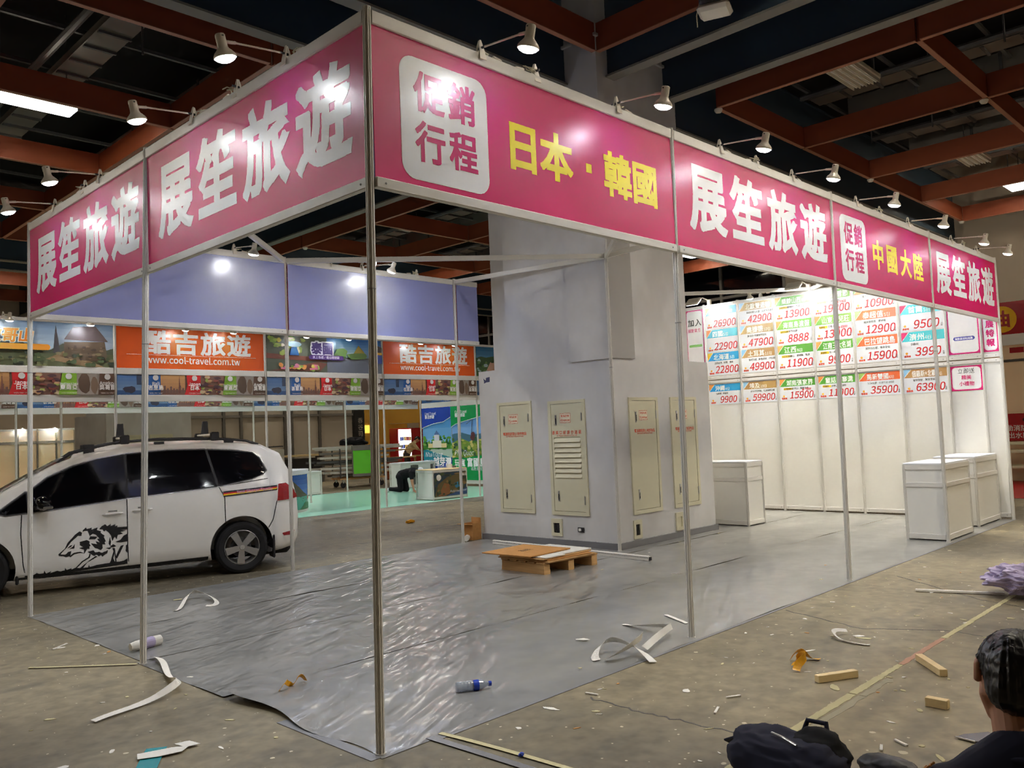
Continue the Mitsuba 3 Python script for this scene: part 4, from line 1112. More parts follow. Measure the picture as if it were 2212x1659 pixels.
def pic_thai(w, h):
    r = random.Random(2)
    L = [(sbox(0, 0, w, h), (70, 76, 60))] + [(affinity.translate(g, 0.5 * w, 0.45 * h), c) for g, c in sky_layers(0.5 * w, 0.55 * h, (40, 100, 170), (170, 200, 224))]
    L += [(sbox(0.5 * w, 0, w, 0.42 * h), (96, 100, 108)), (Polygon([(0, 0.5 * h), (0.5 * w, 0.42 * h), (0.5 * w, 0.3 * h), (0, 0.36 * h)]), (110, 60, 46)), (Polygon([(0.02 * w, 0.02 * h), (0.42 * w, 0.3 * h), (0.5 * w, 0.25 * h), (0.44 * w, 0.03 * h)]), (96, 52, 40))]
    L += speckle(r, 26, 0.0, 0.5 * h, 0.3 * w, 0.95 * h, 0.07, [(150, 170, 70), (200, 190, 80), (120, 150, 60), (230, 220, 190)])
    L += speckle(r, 24, 0.08 * w, 0.06 * h, 0.42 * w, 0.2 * h, 0.06, [(220, 120, 150), (220, 200, 90), (140, 170, 70), (230, 150, 80)])
    L += [(Polygon([(0.18 * w, 0.46 * h), (0.2 * w, 0.7 * h), (0.24 * w, 0.7 * h), (0.26 * w, 0.46 * h)]), (30, 80, 170)), (ell(0.22 * w, 0.77 * h, 0.06 * w, 0.08 * h), (120, 190, 220)), (blob(r, 0.62 * w, 0.55 * h, 0.06 * w, 0.16 * h), (70, 96, 44)), (Polygon([(0.72 * w, 0.5 * h), (0.78 * w, 0.82 * h), (0.86 * w, 0.5 * h)]), (160, 140, 60)), (blob(r, 0.78 * w, 0.5 * h, 0.1 * w, 0.12 * h), (84, 110, 56)), (sbox(0.9 * w, 0.3 * h, w, 0.6 * h), (40, 60, 130)), (blob(r, 0.95 * w, 0.7 * h, 0.05 * w, 0.12 * h), (60, 44, 30)), (sbox(0.9 * w, 0.56 * h, w, 0.63 * h), (210, 160, 50))]
    t = text('泰國', 0.36 * w, 0.55 * h, 0.36 * h, 0.04)
    L += [(t.buffer(0.03), (246, 246, 250)), (t, (56, 34, 100)), (rrect(0.34 * w, 0.36 * h, 0.64 * w, 0.49 * h, 0.04), (70, 40, 110)), (text('水上市場／曼谷嘟嘟車', 0.37 * w, 0.395 * h, 0.09 * h, 0.02), (240, 236, 250))]
    return clip(L, w, h)


def pic_green(w, h):
    r = random.Random(3)
    L = sky_layers(w, h, (30, 90, 130), (120, 170, 190)) + [(hills(r, w, 0.62 * h, 0.2 * h), (44, 74, 44)), (hills(r, w, 0.3 * h, 0.2 * h), (60, 90, 50)), (Polygon([(0.1 * w, 0), (0.2 * w, 0.5 * h), (0.3 * w, 0.5 * h), (0.3 * w, 0)]), (190, 150, 130))]
    return clip(L + speckle(r, 40, 0, 0, w, 0.6 * h, 0.06, [(40, 64, 36), (84, 116, 60), (150, 170, 170)]), w, h)


def pic_orange(w, h):
    t = text('酷吉旅遊', 0.165 * w, 0.43 * h, 0.60 * h, 0.018, sx=1.15, gap=0.05, res=110)
    return [(sbox(0, 0, w, h), (214, 84, 26)), (t.buffer(0.006), (250, 248, 246)), (text('www.cool-travel.com.tw', 0.5 * w, 0.14 * h, 0.215 * h, 0.02, center=True), (250, 248, 244)), (sbox(0.06 * w, 0.335 * h, 0.94 * w, 0.345 * h), (250, 240, 230))]


def pic_strip(w, h, bright=1.0):
    r = random.Random(5)
    c = lambda *v: tuple(min(255, x * bright) for x in v)
    L = [(sbox(0, 0, w, h), c(96, 66, 50))]
    L += [(affinity.translate(sbox(0, h * i / 6, 0.2 * w, h * (i + 1) / 6), 0, 0), c(70 + 10 * (5 - i), 104 + 8 * (5 - i), 150 + 4 * (5 - i))) for i in range(6)]
    L += [(sbox(0, 0, 0.2 * w, 0.22 * h), c(50, 84, 128)), (blob(r, 0.075 * w, 0.25 * h, 0.035 * w, 0.16 * h), c(50, 50, 66)), (sbox(0.12 * w, 0.5 * h, 0.15 * w, h), c(50, 62, 84)), (Polygon([(0.185 * w, 0), (0.2 * w, h), (0.27 * w, h), (0.27 * w, 0)]), c(46, 92, 156))]
    L += [(sbox(0.27 * w, h * i / 5, 0.43 * w, h * (i + 1) / 5), c(176 + 8 * i, 124 + 8 * i, 84 + 4 * i)) for i in range(5)] + [(sbox(0.27 * w, 0, 0.43 * w, 0.25 * h), c(120, 84, 70))]
    L += [(sbox((0.29 + 0.02 * i) * w, 0.1 * h, (0.302 + 0.02 * i) * w, h * r.uniform(0.3, 0.5)), c(110, 80, 72)) for i in range(7)] + [(Polygon([(0.385 * w, 0.1 * h), (0.392 * w, 0.98 * h), (0.40 * w, 0.1 * h)]), c(110, 66, 56))]
    L += [(Polygon([(0.425 * w, 0), (0.445 * w, 0.5 * h), (0.44 * w, h), (0.535 * w, h), (0.535 * w, 0)]), c(206, 44, 46)), (sbox(0.535 * w, 0, 0.70 * w, h), c(110, 76, 62))]
    L += speckle(r, 36, 0.54 * w, 0.05 * h, 0.69 * w, 0.95 * h, 0.05, [c(150, 160, 80), c(196, 150, 110), c(70, 44, 50), c(214, 190, 150), c(120, 60, 50)])
    L += [(Polygon([(0.685 * w, 0), (0.705 * w, h), (0.785 * w, h), (0.785 * w, 0)]), c(126, 170, 50)), (sbox(0.785 * w, 0, w, h), c(150, 140, 130))]
    L += [(blob(r, 0.83 * w, 0.5 * h, 0.035 * w, 0.5 * h, 9, 0.15), c(84, 64, 50)), (blob(r, 0.885 * w, 0.45 * h, 0.022 * w, 0.42 * h, 9, 0.15), c(116, 92, 72)), (Polygon([(0.905 * w, 0), (0.915 * w, h), (w, h), (w, 0)]), c(88, 62, 46))]
    for x, a, b in ((0.235, 'Bali', '峇里島'), (0.49, 'Japan', '日本'), (0.74, 'Southeast Asia', '東南亞'), (0.96, 'Angkor', '吳哥窟')):
        L += [(ell(x * w, 0.85 * h, 0.055), c(236, 232, 226)), (text(a, x * w, 0.47 * h, 0.085 if len(a) < 9 else 0.045, 0.03, center=True), (244, 240, 234)), (text(b, x * w, 0.26 * h, 0.10, 0.03, center=True), (244, 240, 234)), (text('enjoy your travel', x * w, 0.06 * h, 0.032, 0.01, center=True, slant=0.2), (240, 230, 224))]
    return clip(L, w, h)


bd = [('photo sign of a dark temple lettered 吳哥窟 波哥山 at the far left', pic_temple), ('orange sign 酷吉旅遊 seen over the car roof', pic_orange), ('photo sign of a floating market lettered 泰國', pic_thai), ('orange sign 酷吉旅遊 between the corner post and the column', pic_orange), ('green photo sign at the edge of the column', pic_green)]
for i, (lb, fn) in enumerate(bd):
    fr = Frame((bx[i], YB, 0), (1, 0, 0)); L = bx[i + 1] - bx[i]
    k = thing('travel_sign', lb, 'sign board', 'upper signs of the travel booth')
    for v0, v1 in ((3.97, 4.03), (3.06, 3.18)):
        add(k, 'rail', fr.rect(0.03, v0, L - 0.03, v1, -0.02, 0.02, 0.004), m_alu)
    add(k, 'panel', fr.rect(0.02, 3.17, L - 0.02, 3.98, -0.004, 0.003), m_white)
    ff = Frame((bx[i] + 0.03, YB, 3.18), (1, 0, 0))
    add_print(k, 'picture', ff, fn(L - 0.06, 0.79), 0.004)
    k = thing('destination_board', 'low strip of travel pictures under the ' + ['temple sign', 'first orange sign', 'floating market sign', 'second orange sign', 'green photo sign'][i], 'sign board', 'lower picture strips of the travel booth')
    add(k, 'rail', fr.rect(0.03, 2.54, L - 0.03, 2.67, -0.02, 0.02, 0.004), m_alu)
    add(k, 'panel', fr.rect(0.02, 2.66, L - 0.02, 3.07, -0.004, 0.003), m_white)
    add_print(k, 'picture', Frame((bx[i] + 0.03, YB, 2.67), (1, 0, 0)), pic_strip(L - 0.06, 0.39, 0.92), 0.004)
bb = [0.2, 3.2, 6.2, 9.25, 12.3, 15.3]
for i in range(5):
    fr = Frame((bb[i], 18.4, 0), (1, 0, 0)); L = bb[i + 1] - bb[i]
    k = thing('destination_board', 'lit picture strip at the back of the travel booth, ' + ['at the far left edge', 'second from the left', 'over the middle of the car', 'left of the corner post', 'right of the corner post'][i], 'sign board', 'back picture strips of the travel booth')
    add(k, 'rail', fr.rect(0.03, 2.55, L - 0.03, 2.70, -0.02, 0.02, 0.004), m_alu)
    add(k, 'panel', fr.rect(0.02, 2.69, L - 0.02, 3.98, -0.004, 0.003), m_white)
    add_print(k, 'picture', Frame((bb[i] + 0.03, 18.4, 2.70), (1, 0, 0)), pic_strip(L - 0.06, 0.40, 1.0), 0.004)
_H = H
H = 4.02
for x, lb in ((1.45, 'far left over the temple sign'), (2.75, 'over the temple roof'), (4.5, 'over the first orange sign, left one'), (5.5, 'over the first orange sign, right one'), (7.2, 'over the fruit boat picture'), (8.3, 'over the 泰國 picture'), (10.4, 'over the second orange sign, left one'), (11.5, 'over the second orange sign, right one')):
    clip_lamp(x, YB, (0, -1), 'white clip lamp of the travel booth ' + lb, 'lamps of the travel booth', L_FAR, tilt=10, reach=0.4)
for x, lb in ((4.2, 'left'), (8.0, 'middle'), (11.4, 'right'), (13.8, 'far right')):
    clip_lamp(x, YB, (0, 1), f'white clip lamp turned into the travel booth, the {lb} one, behind its front signs', 'inner lamps of the travel booth', L_FAR * 2.6, tilt=10, reach=0.5)
for x, lb in ((1.7, 'far left'), (4.7, 'second'), (7.7, 'third'), (10.7, 'fourth'), (13.7, 'right hand')):
    clip_lamp(x, 18.4, (0, -1), f'white clip lamp over the back strip of the travel booth, {lb} one', 'lamps over the back strip of the travel booth', L_FAR * 2.2, tilt=6, reach=0.45)
H = _H
add(None, 'green_vinyl', box(3.3, 15.3, 12.5, 18.5, 0.0, 0.004), m_greensheet, 'wet looking pale green vinyl floor of the travel booth', 'floor covering')

# poster wall
fP = Frame((15.3, 18.25, 0), (0, -1, 0))


def poster(u0, u1, label, base, wave, art):
    k = thing('wall_poster', label, 'poster', 'tall posters of the travel booth')
    add(k, 'sheet', fP.rect(u0, 0.2, u1, 2.55, 0.0, 0.006), m_white_print)
    w, h = u1 - u0, 2.35
    ff = Frame(fP.at(u0, 0.2, 0.0065), (0, -1, 0))
    add_print(k, 'picture', ff, clip(art(w, h, base), w, h), 0.0)


def art_bay(w, h, base):
    r = random.Random(8)
    L = sky_layers(w, h, (60, 140, 210), (200, 226, 240)) + [(hills(r, w, 0.50 * h, 0.12 * h), (66, 130, 50)), (Polygon([(0, 0), (0, 0.42 * h), (0.5 * w, 0.40 * h), (w, 0.30 * h), (w, 0)]), (28, 130, 146)), (Polygon([(0.1 * w, 0.42 * h), (0.5 * w, 0.36 * h), (w, 0.30 * h), (w, 0.42 * h)]), (176, 196, 180))]
    L += speckle(r, 50, 0, 0.42 * h, w, 0.6 * h, 0.07, [(50, 110, 44), (90, 150, 60), (34, 84, 40), (120, 170, 80)])
    L += [(sbox(0.36 * w, 0.44 * h, 0.66 * w, 0.54 * h), (230, 226, 210)), (sbox(0.42 * w, 0.54 * h, 0.6 * w, 0.62 * h), (214, 218, 226)), (sbox(0.2 * w, 0.44 * h, 0.36 * w, 0.50 * h), (222, 206, 150)), (sbox(0.66 * w, 0.44 * h, 0.84 * w, 0.5 * h), (222, 206, 150)), (Polygon([(0.42 * w, 0.62 * h), (0.51 * w, 0.68 * h), (0.6 * w, 0.62 * h)]), (80, 110, 160))]
    L += [(sbox(0, 0, w, 0.19 * h), base), (Polygon([(0, 0.19 * h), (0.6 * w, 0.2 * h), (w, 0.30 * h), (w, 0.15 * h), (0, 0.15 * h)]), base)]
    top = Polygon([(0, h), (w, h), (w, 0.86 * h), (0.75 * w, 0.80 * h), (0.4 * w, 0.78 * h), (0.1 * w, 0.74 * h), (0, 0.72 * h)])
    L += [(top.buffer(0.02), (240, 244, 246)), (top, base)]
    L += [(text('Cool Travel', 0.12 * w, 0.90 * h, 0.12, 0.02, sx=0.9), (246, 246, 250)), (text('酷吉旅遊', 0.12 * w, 0.855 * h, 0.12, 0.03), (246, 246, 250))]
    return L + [(text('NhaTrang', 0.08 * w, 0.315 * h, 0.21, 0.0, slant=0.25, sx=0.9), (246, 246, 250)), (text('繽紛', 0.06 * w, 0.20 * h, 0.21, 0.02), (250, 250, 252)), (text('越芽灣', 0.37 * w, 0.20 * h, 0.30, 0.03), (250, 250, 252)), (text('樂享珍珠島', 0.5 * w, 0.14 * h, 0.13, 0.0), (236, 240, 250))]


def art_isle(w, h, base):
    r = random.Random(9)
    L = [(sbox(0, 0, w, h), base)] + [(g.intersection(sbox(0, 0.3 * h, w, h)), c) for g, c in sky_layers(w, h, (90, 150, 220), (196, 216, 236))] + [(Polygon([(0, 0.3 * h), (0, 0.62 * h), (0.3 * w, 0.64 * h), (0.6 * w, 0.6 * h), (w, 0.62 * h), (w, 0.3 * h)]), (70, 110, 130))]
    L += [(Polygon([(0, 0.3 * h), (0, 0.5 * h), (0.3 * w, 0.56 * h), (0.6 * w, 0.5 * h), (w, 0.54 * h), (w, 0.3 * h)]), (120, 150, 60))] + speckle(r, 60, 0, 0.3 * h, w, 0.55 * h, 0.08, [(70, 110, 50), (150, 160, 70), (60, 90, 70), (200, 190, 110)])
    L += [(LineString([(0.5 * w, 0.75 * h), (w, 0.9 * h)]).buffer(0.008), (90, 100, 110)), (LineString([(0.66 * w, 0.62 * h), (0.7 * w, 0.8 * h)]).buffer(0.012), (50, 56, 66)), (blob(r, 0.69 * w, 0.58 * h, 0.1, 0.13), (90, 50, 56)), (Polygon([(0, 0), (0, 0.27 * h), (w, 0.33 * h), (w, 0)]), base)]
    top = Polygon([(0, h), (w, h), (w, 0.85 * h), (0.5 * w, 0.80 * h), (0.15 * w, 0.76 * h), (0, 0.72 * h)])
    L += [(top.buffer(0.02), (240, 244, 246)), (top, base), (text('Cool Travel', 0.14 * w, 0.90 * h, 0.12, 0.02, sx=0.9), (246, 246, 250)), (text('酷吉旅遊', 0.14 * w, 0.855 * h, 0.12, 0.03), (246, 246, 250))]
    return L + [(text('Phu Quoc', 0.08 * w, 0.33 * h, 0.22, 0.0, slant=0.25, sx=0.9), (246, 246, 250)), (text('玩瘋', 0.08 * w, 0.19 * h, 0.25, 0.02), (250, 250, 252)), (text('富國島', 0.48 * w, 0.19 * h, 0.29, 0.03), (250, 250, 252)), (text('海島度假', 0.6 * w, 0.13 * h, 0.13, 0.0), (236, 240, 250))]


poster(0.05, 1.50, 'tall dark blue topped poster lettered NhaTrang left of the white column', (30, 60, 150), None, art_bay)
poster(1.52, 2.97, 'tall green poster lettered 富國島 beside the white column', (0, 140, 70), None, art_isle)
poster(2.99, 4.44, 'tall blue poster hidden behind the white column', (30, 60, 150), None, art_bay)
k = thing('poster_frame', 'white rails above and below the tall travel posters', 'rail')
add(k, 'rail', fP.rect(0.03, 2.55, 5.6, 2.72, -0.02, 0.02), m_alu)
add(k, 'rail', fP.rect(0.03, 0.08, 5.6, 0.2, -0.02, 0.02), m_alu)
add_print(k, 'picture_strip', Frame(fP.at(0.03, 2.72, 0), (0, -1, 0)), pic_strip(5.5, 0.4, 0.8), 0.004)

# counters of the travel booth
k = thing('curved_counter', 'round fronted counter with a printed seaside wrap behind the car', 'counter')
arc = [(7.0 + 1.5 * math.cos(a), 14.9 + 1.5 * math.sin(a)) for a in np.linspace(math.radians(-95), math.radians(-18), 16)]
body = Polygon(arc + [(8.2, 15.0), (6.87, 14.6)])
m = extrude(body, 0.82); mv(m, 0, 0, 0.06); add(k, 'body', m, m_white)
m = extrude(body.buffer(0.05), 0.1); mv(m, 0, 0, 0.88); add(k, 'counter_top', m, m_white_print)
m = extrude(body.buffer(0.02), 0.06); add(k, 'plinth', m, m_white)
vs, fs, cs, n = [], [], [], 0
r = random.Random(4)
LL = 1.5 * math.radians(77)
wr = sky_layers(LL, 0.8, (40, 80, 170), (120, 150, 190)) + [(Polygon([(0, 0), (0, 0.65), (0.3 * LL, 0.7), (0.55 * LL, 0.4), (0.7 * LL, 0.3), (LL, 0.28), (LL, 0)]), (84, 76, 60)), (Polygon([(0.2 * LL, 0), (0.4 * LL, 0.3), (LL, 0.28), (LL, 0)]), (90, 170, 150)), (blob(r, 0.9 * LL, 0.52, 0.2, 0.26, 14, 0.1), (226, 90, 50)), (text('繽紛', 0.78 * LL, 0.52, 0.15, 0.03), (250, 240, 236)), (text('越南', 0.78 * LL, 0.38, 0.15, 0.03), (250, 240, 236)), (ell(0.78 * LL, 0.24, 0.12), (240, 240, 240)), (text('富國島', 0.70 * LL, 0.22, 0.07, 0.02), (200, 60, 50)), (Polygon([(0.45 * LL, 0), (0.6 * LL, 0.16), (LL, 0.1), (LL, 0)]), (70, 120, 80))]
for g, c in clip(wr, LL, 0.8):
    for q in getattr(g, 'geoms', [g]):
        if q.geom_type != 'Polygon' or q.area < 1e-6: continue
        v, f = trimesh.creation.triangulate_polygon(shapely.segmentize(q, 0.1), engine='earcut')
        v, f = trimesh.remesh.subdivide_to_size(np.column_stack([v, np.zeros(len(v))]), np.asarray(f), 0.16)
        R_ = 1.505 + 0.0008 * len(vs); a = math.radians(-95) + v[:, 0] / LL * math.radians(77)
        vs.append(np.column_stack([7.0 + R_ * np.cos(a), 14.9 + R_ * np.sin(a), 0.07 + v[:, 1]])); fs.append(np.asarray(f) + n); n += len(v); cs.append(np.tile(lin(c), (len(v), 1)))
add(k, 'printed_wrap', trimesh.Trimesh(np.vstack(vs), np.vstack(fs), process=False), m_print, color=np.vstack(cs))


def plain_counter(x0, x1, y0, y1, h, label, open_side=False, pic=None):
    k = thing('counter', label, 'counter', 'counters of the travel booth')
    add(k, 'body', box(x0 + 0.02, x1 - 0.02, y0 + 0.02, y1 - 0.02, 0.03, h - 0.02, 0.004), m_white)
    add(k, 'counter_top', box(x0 - 0.01, x1 + 0.01, y0 - 0.01, y1 + 0.01, h - 0.02, h, 0.004), m_white_print if not pic else m_fair)
    for x, y in ((x0, y0), (x1, y0), (x0, y1), (x1, y1)):
        add(k, 'corner_post', mv(extrude(octagon(0.04), h - 0.02), x, y), m_alu)
    for z0, z1 in ((0.02, 0.08), (h - 0.08, h - 0.02)):
        add(k, 'rail', box(x0, x1, y0 - 0.005, y0 + 0.015, z0, z1), m_alu); add(k, 'rail', box(x0 - 0.005, x0 + 0.015, y0, y1, z0, z1), m_alu)
    if open_side:
        add(k, 'opening', box(x0 + 0.42, x0 + 0.72, y0 + 0.005, y0 + 0.018, 0.1, h - 0.1), m_greydark)
        add(k, 'opening', box(x1 - 0.16, x1 - 0.06, y0 + 0.005, y0 + 0.018, 0.1, h - 0.1), m_greydark)
    if pic:
        w, hh = x1 - x0 - 0.06, h - 0.18
        add_print(k, 'picture', Frame((x0 + 0.03, y0 - 0.001, 0.09), (1, 0, 0)), clip(pic(w, hh), w, hh), 0.02)
    return k


def pic_cave(w, h):
    r = random.Random(12)
    return [(sbox(0, 0, w, h), (44, 60, 74)), (Polygon([(0, 0), (0.1 * w, 0.5 * h), (0.4 * w, 0.8 * h), (w, h), (w, 0.5 * h), (0.7 * w, 0)]), (92, 80, 52)), (Polygon([(0.1 * w, 0), (0.3 * w, 0.55 * h), (0.45 * w, 0.5 * h), (0.5 * w, 0)]), (130, 84, 52)), (blob(r, 0.75 * w, 0.42 * h, 0.16 * w, 0.12 * h), (60, 120, 150))] + speckle(r, 40, 0, 0, w, h, 0.06, [(70, 80, 50), (50, 56, 44), (120, 96, 60)]) + [(Polygon([(0.35 * w, 0), (w, 0.3 * h), (w, 0)]), (50, 70, 110)), (ell(0.12 * w, 0.8 * h, 0.08), (226, 222, 214)), (text('Enjoy your Travel', 0.45 * w, 0.14 * h, 0.07, 0.0, slant=0.5), (226, 226, 230)), (text('酷吉', 0.86 * w, 0.82 * h, 0.07, 0.02), (230, 226, 220))]


plain_counter(11.15, 12.3, 12.84, 13.5, 0.78, 'counter with a dark cave picture on its front at the edge of the green floor', pic=pic_cave)
plain_counter(13.8, 15.2, 17.55, 18.1, 0.82, 'white open backed counter behind the kneeling man', True)
plain_counter(10.85, 11.5, 18.5, 19.0, 0.72, 'small white cabinet at the back edge of the green floor')
for i, (x, y, h) in enumerate(((11.95, 13.1, 0.10), (12.12, 13.15, 0.05))):
    m = lathe([(0.035, 0), (0.075, 0), (0.075, h), (0.035, h), (0.035, 0)], 24); mv(m, x, y, 0.781)
    add(None, 'tape_roll', m, [m_paper, m_duct][i], ['tall roll of pale tape on the cave picture counter', 'low roll of grey tape on the cave picture counter'][i], 'tape roll')

# ------------------------------------------------------------------ trolley with beams
k = thing('trolley', 'flat wooden trolley on castors behind the green floor', 'trolley')
tc = np.array([14.35, 20.6])
TR = trimesh.transformations.rotation_matrix(math.radians(-12), (0, 0, 1)); TR[:2, 3] = tc


def tl(m):
    m = m.copy(); m.apply_transform(TR); return m


for i in range(4):
    add(k, 'deck_board', tl(box(-0.85, 0.85, -0.4 + 0.2 * i, -0.21 + 0.2 * i, 0.27, 0.32, 0.004)), m_wood)
for x in (-0.7, 0.7):
    for y in (-0.32, 0.32):
        kk = add(k, 'castor', tl(rot(mv(lathe([(0, -0.02), (0.085, -0.02), (0.09, 0), (0.085, 0.02), (0, 0.02)], 20), 0, 0), 90, (1, 0, 0))), m_rubber) if False else add(k, 'castor', tl(mv(rot(lathe([(0, -0.02), (0.09, -0.02), (0.1, 0), (0.09, 0.02), (0, 0.02)], 20), 90, (1, 0, 0)), x, y, 0.1)), m_rubber)
        add(kk, 'castor_fork', tl(box(x - 0.03, x + 0.03, y - 0.04, y + 0.04, 0.15, 0.27, 0.01)), m_chrome)
for x in (-0.8, 0.8):
    add(k, 'side_frame', tl(tube([(x, -0.36, 0.3), (x, -0.36, 1.3), (x, 0.36, 1.3), (x, 0.36, 0.3)], 0.02, 8)), m_duct_dark)
rows = [(0.40, 0.9, m_duct), (0.52, 1.3, m_alu), (0.66, 1.5, m_alu), (0.80, 1.25, m_duct), (0.88, 1.6, m_duct_dark), (1.02, 1.3, m_alu), (1.16, 1.35, m_duct), (1.30, 1.5, m_alu), (1.36, 1.55, m_alu)]
r = random.Random(21)
for i, (z, L, mt) in enumerate(rows):
    for j in range(3):
        x = r.uniform(-0.25, 0.25); y = -0.28 + 0.26 * j
        b = bar((x - L, y, z), (x + L * 0.9, y + r.uniform(-0.05, 0.05), z + 0.01), 0.06, 0.07, 0.004)
        add(None, 'aluminium_beam', tl(b), mt, 'long booth beam in the pile on the trolley behind the green floor', 'beam', 'booth beams piled on the trolley')
for i, (x, y, z, s) in enumerate(((-0.35, 0.0, 0.33, 0.34), (0.3, 0.05, 0.33, 0.4))):
    add(None, 'cardboard_box', tl(box(x - s, x + s * 0.6, y - 0.25, y + 0.25, z, z + 0.05, 0.01)), m_card, ['flat carton on the left of the trolley deck', 'flat carton on the right of the trolley deck'][i], 'box')
k = thing('panel_stack', 'bright green panel framed in grey leaning on the trolley', 'panel')
fg = Frame((13.72, 20.05, 0.36), (0.956, -0.29, 0), (0.0, 0.02, 1))
add(k, 'panel', fg.rect(0.03, 0.06, 0.98, 0.9, 0.0, 0.02), m_green)
for a in ((0, 0, 1.0, 0.1), (0, 0.88, 1.0, 1.06), (0, 0.1, 0.035, 0.88), (0.965, 0.1, 1.0, 0.88)):
    add(k, 'frame_bar', fg.rect(*a, -0.01, 0.03, 0.004), m_duct)
m = trimesh.creation.icosphere(3); v = m.vertices * [0.5, 0.34, 0.2]
v += 0.10 * (meshkit.fbm(m.vertices * 2.6, 3, 4) - 0.5)[:, None] * m.vertices * 2; v[:, 2] = np.maximum(v[:, 2], -0.06)
m = trimesh.Trimesh(v, m.faces, process=False); mv(m, -0.15, 0, 1.49)
add(None, 'black_cloth', tl(m), m_blackcloth, 'crumpled black cloth on top of the trolley pile', 'cloth', smooth=True)
# second pile of timber on trestles to the right
for i, (z, x0, x1) in enumerate(((0.42, 15.2, 16.9), (0.62, 15.2, 17.0), (0.88, 15.3, 16.9), (1.15, 15.0, 16.9))):
    add(None, 'timber_plank', bar((x0, 21.5, z), (x1, 20.6, z + 0.02), 0.14, 0.05, 0.004), m_fair if i != 3 else m_wood, f'pale plank on the rack between trolley and worker, {["lowest", "second", "third", "topmost"][i]} level', 'plank', 'planks on the rack behind the green floor')
k = thing('plank_rack', 'dark metal rack holding pale planks behind the green floor', 'rack')
for x, y in ((15.5, 21.35), (16.6, 20.8), (15.6, 21.7), (16.8, 21.1)):
    add(k, 'leg', tube([(x, y, 0), (x, y, 1.12)], 0.02, 8), m_duct_dark)
for z in (0.39, 0.59, 0.85, 1.11):
    add(k, 'cross_bar', tube([(15.5, 21.35, z), (15.6, 21.7, z)], 0.015, 6), m_duct_dark); add(k, 'cross_bar', tube([(16.6, 20.8, z), (16.8, 21.1, z)], 0.015, 6), m_duct_dark)
add(None, 'floor_cable', tube([(16.2, 20.6, 0.02), (16.6, 20.2, 0.02), (17.0, 20.5, 0.03), (16.8, 21.0, 0.02), (17.4, 21.2, 0.02), (17.7, 20.8, 0.02)], 0.018, 6), m_dark, 'dark cable lying on the floor behind the kneeling man', 'cable')

# ------------------------------------------------------------------ walls far behind
k = thing('partition', 'row of tall grey partition panels far behind the car', 'partition')
px_ = [10.6, 12.4, 13.1, 15.0, 15.3, 16.6, 18.3]
for i in range(6):
    add(k, 'panel', box(px_[i] + 0.02, px_[i + 1] - 0.02, 26.5, 26.56, 0.0, 3.3), m_grey)
    add(k, 'post', box(px_[i] - 0.05, px_[i] + 0.05, 26.40, 26.58, 0, 3.35), m_greydark)
add(k, 'post', box(18.25, 18.75, 26.3, 26.6, 0, 3.4), m_black, 'dark post with pale scribbled characters')
add_print(k, 'lettering', Frame((18.3, 26.3, 0), (1, 0, 0)), [(vtext('吞谷司', 0.1, 2.3, 0.26, 0.0), (190, 180, 170))], 0.004)
add(k, 'top_rail', box(10.6, 18.3, 26.42, 26.5, 2.62, 2.72), m_duct)
k = thing('work_bench', 'long bench with a pale wooden top in front of the grey partition', 'bench')
add(k, 'bench_top', box(13.6, 15.8, 24.8, 25.4, 1.03, 1.1, 0.01), m_fair)
for x in (13.7, 15.7):
    add(k, 'leg', box(x - 0.05, x + 0.05, 24.85, 25.35, 0, 1.03), m_duct)
add(k, 'dark_shelf', box(13.8, 15.6, 24.9, 25.3, 0.4, 0.95), m_dark)
k = thing('tool_cabinet', 'white cabinet with a dark rail on top behind the tail of the car', 'cabinet')
add(k, 'body', box(12.7, 13.5, 24.0, 24.5, 0, 1.36, 0.01), m_white)
add(k, 'top_rail', bar((12.4, 24.1, 1.45), (13.5, 24.1, 1.47), 0.05, 0.05), m_duct_dark)
# second white column
co2 = struct('column')
add(co2, 'base', box(7.25, 10.0, 24.0, 26.8, 0, 2.75), m_plaster)
add(co2, 'shaft', box(7.4, 9.6, 24.0, 26.2, 2.75, ZC), m_plaster)
f2 = Frame((7.25, 24.0, 0), (1, 0, 0))
for u in (0.35, 1.35):
    kk = add(co2, 'door', f2.slab(sbox(u, 0.44, u + 0.75, 2.05).difference(sbox(u + 0.05, 0.5, u + 0.7, 2.0)), 0, 0.03), m_cream)
    add(kk, 'leaf', f2.rect(u + 0.06, 0.51, u + 0.69, 1.99, 0, 0.02), m_cream)
# peach lit booth at far left
k = thing('partition', 'warm lit peach coloured booth wall behind the bonnet of the car', 'partition')
for i in range(4):
    x = 3.3 + 0.45 * i
    add(k, 'panel', box(x + 0.02, x + 0.43, 20.3, 20.33, 0.06, 1.86), m_peach); add(k, 'panel', box(x + 0.02, x + 0.43, 20.3, 20.33, 1.93, 2.2), m_peach)
    add(k, 'post', box(x - 0.02, x + 0.02, 20.27, 20.35, 0, 2.24), m_greydark)
add(k, 'rail', box(3.3, 5.1, 20.28, 20.34, 1.86, 1.93), m_duct); add(k, 'rail', box(3.3, 5.1, 20.28, 20.34, 2.2, 2.25), m_alu)
for i, x in enumerate((3.82, 4.58)):
    kk = thing('clip_spot', ['small warm lamp on the peach wall, left one', 'small warm lamp on the peach wall, right one'][i], 'lamp', 'warm lamps on the peach wall')
    add(kk, 'arm', tube([(x, 20.3, 2.27), (x, 20.12, 2.27)], 0.012, 6), m_lampwhite)
    m = trimesh.creation.icosphere(2, 0.05); mv(m, x, 20.08, 2.2)
    add(kk, 'bulb', m, m_white_print, emit=emitter((1.0, 0.74, 0.46), 420.0))
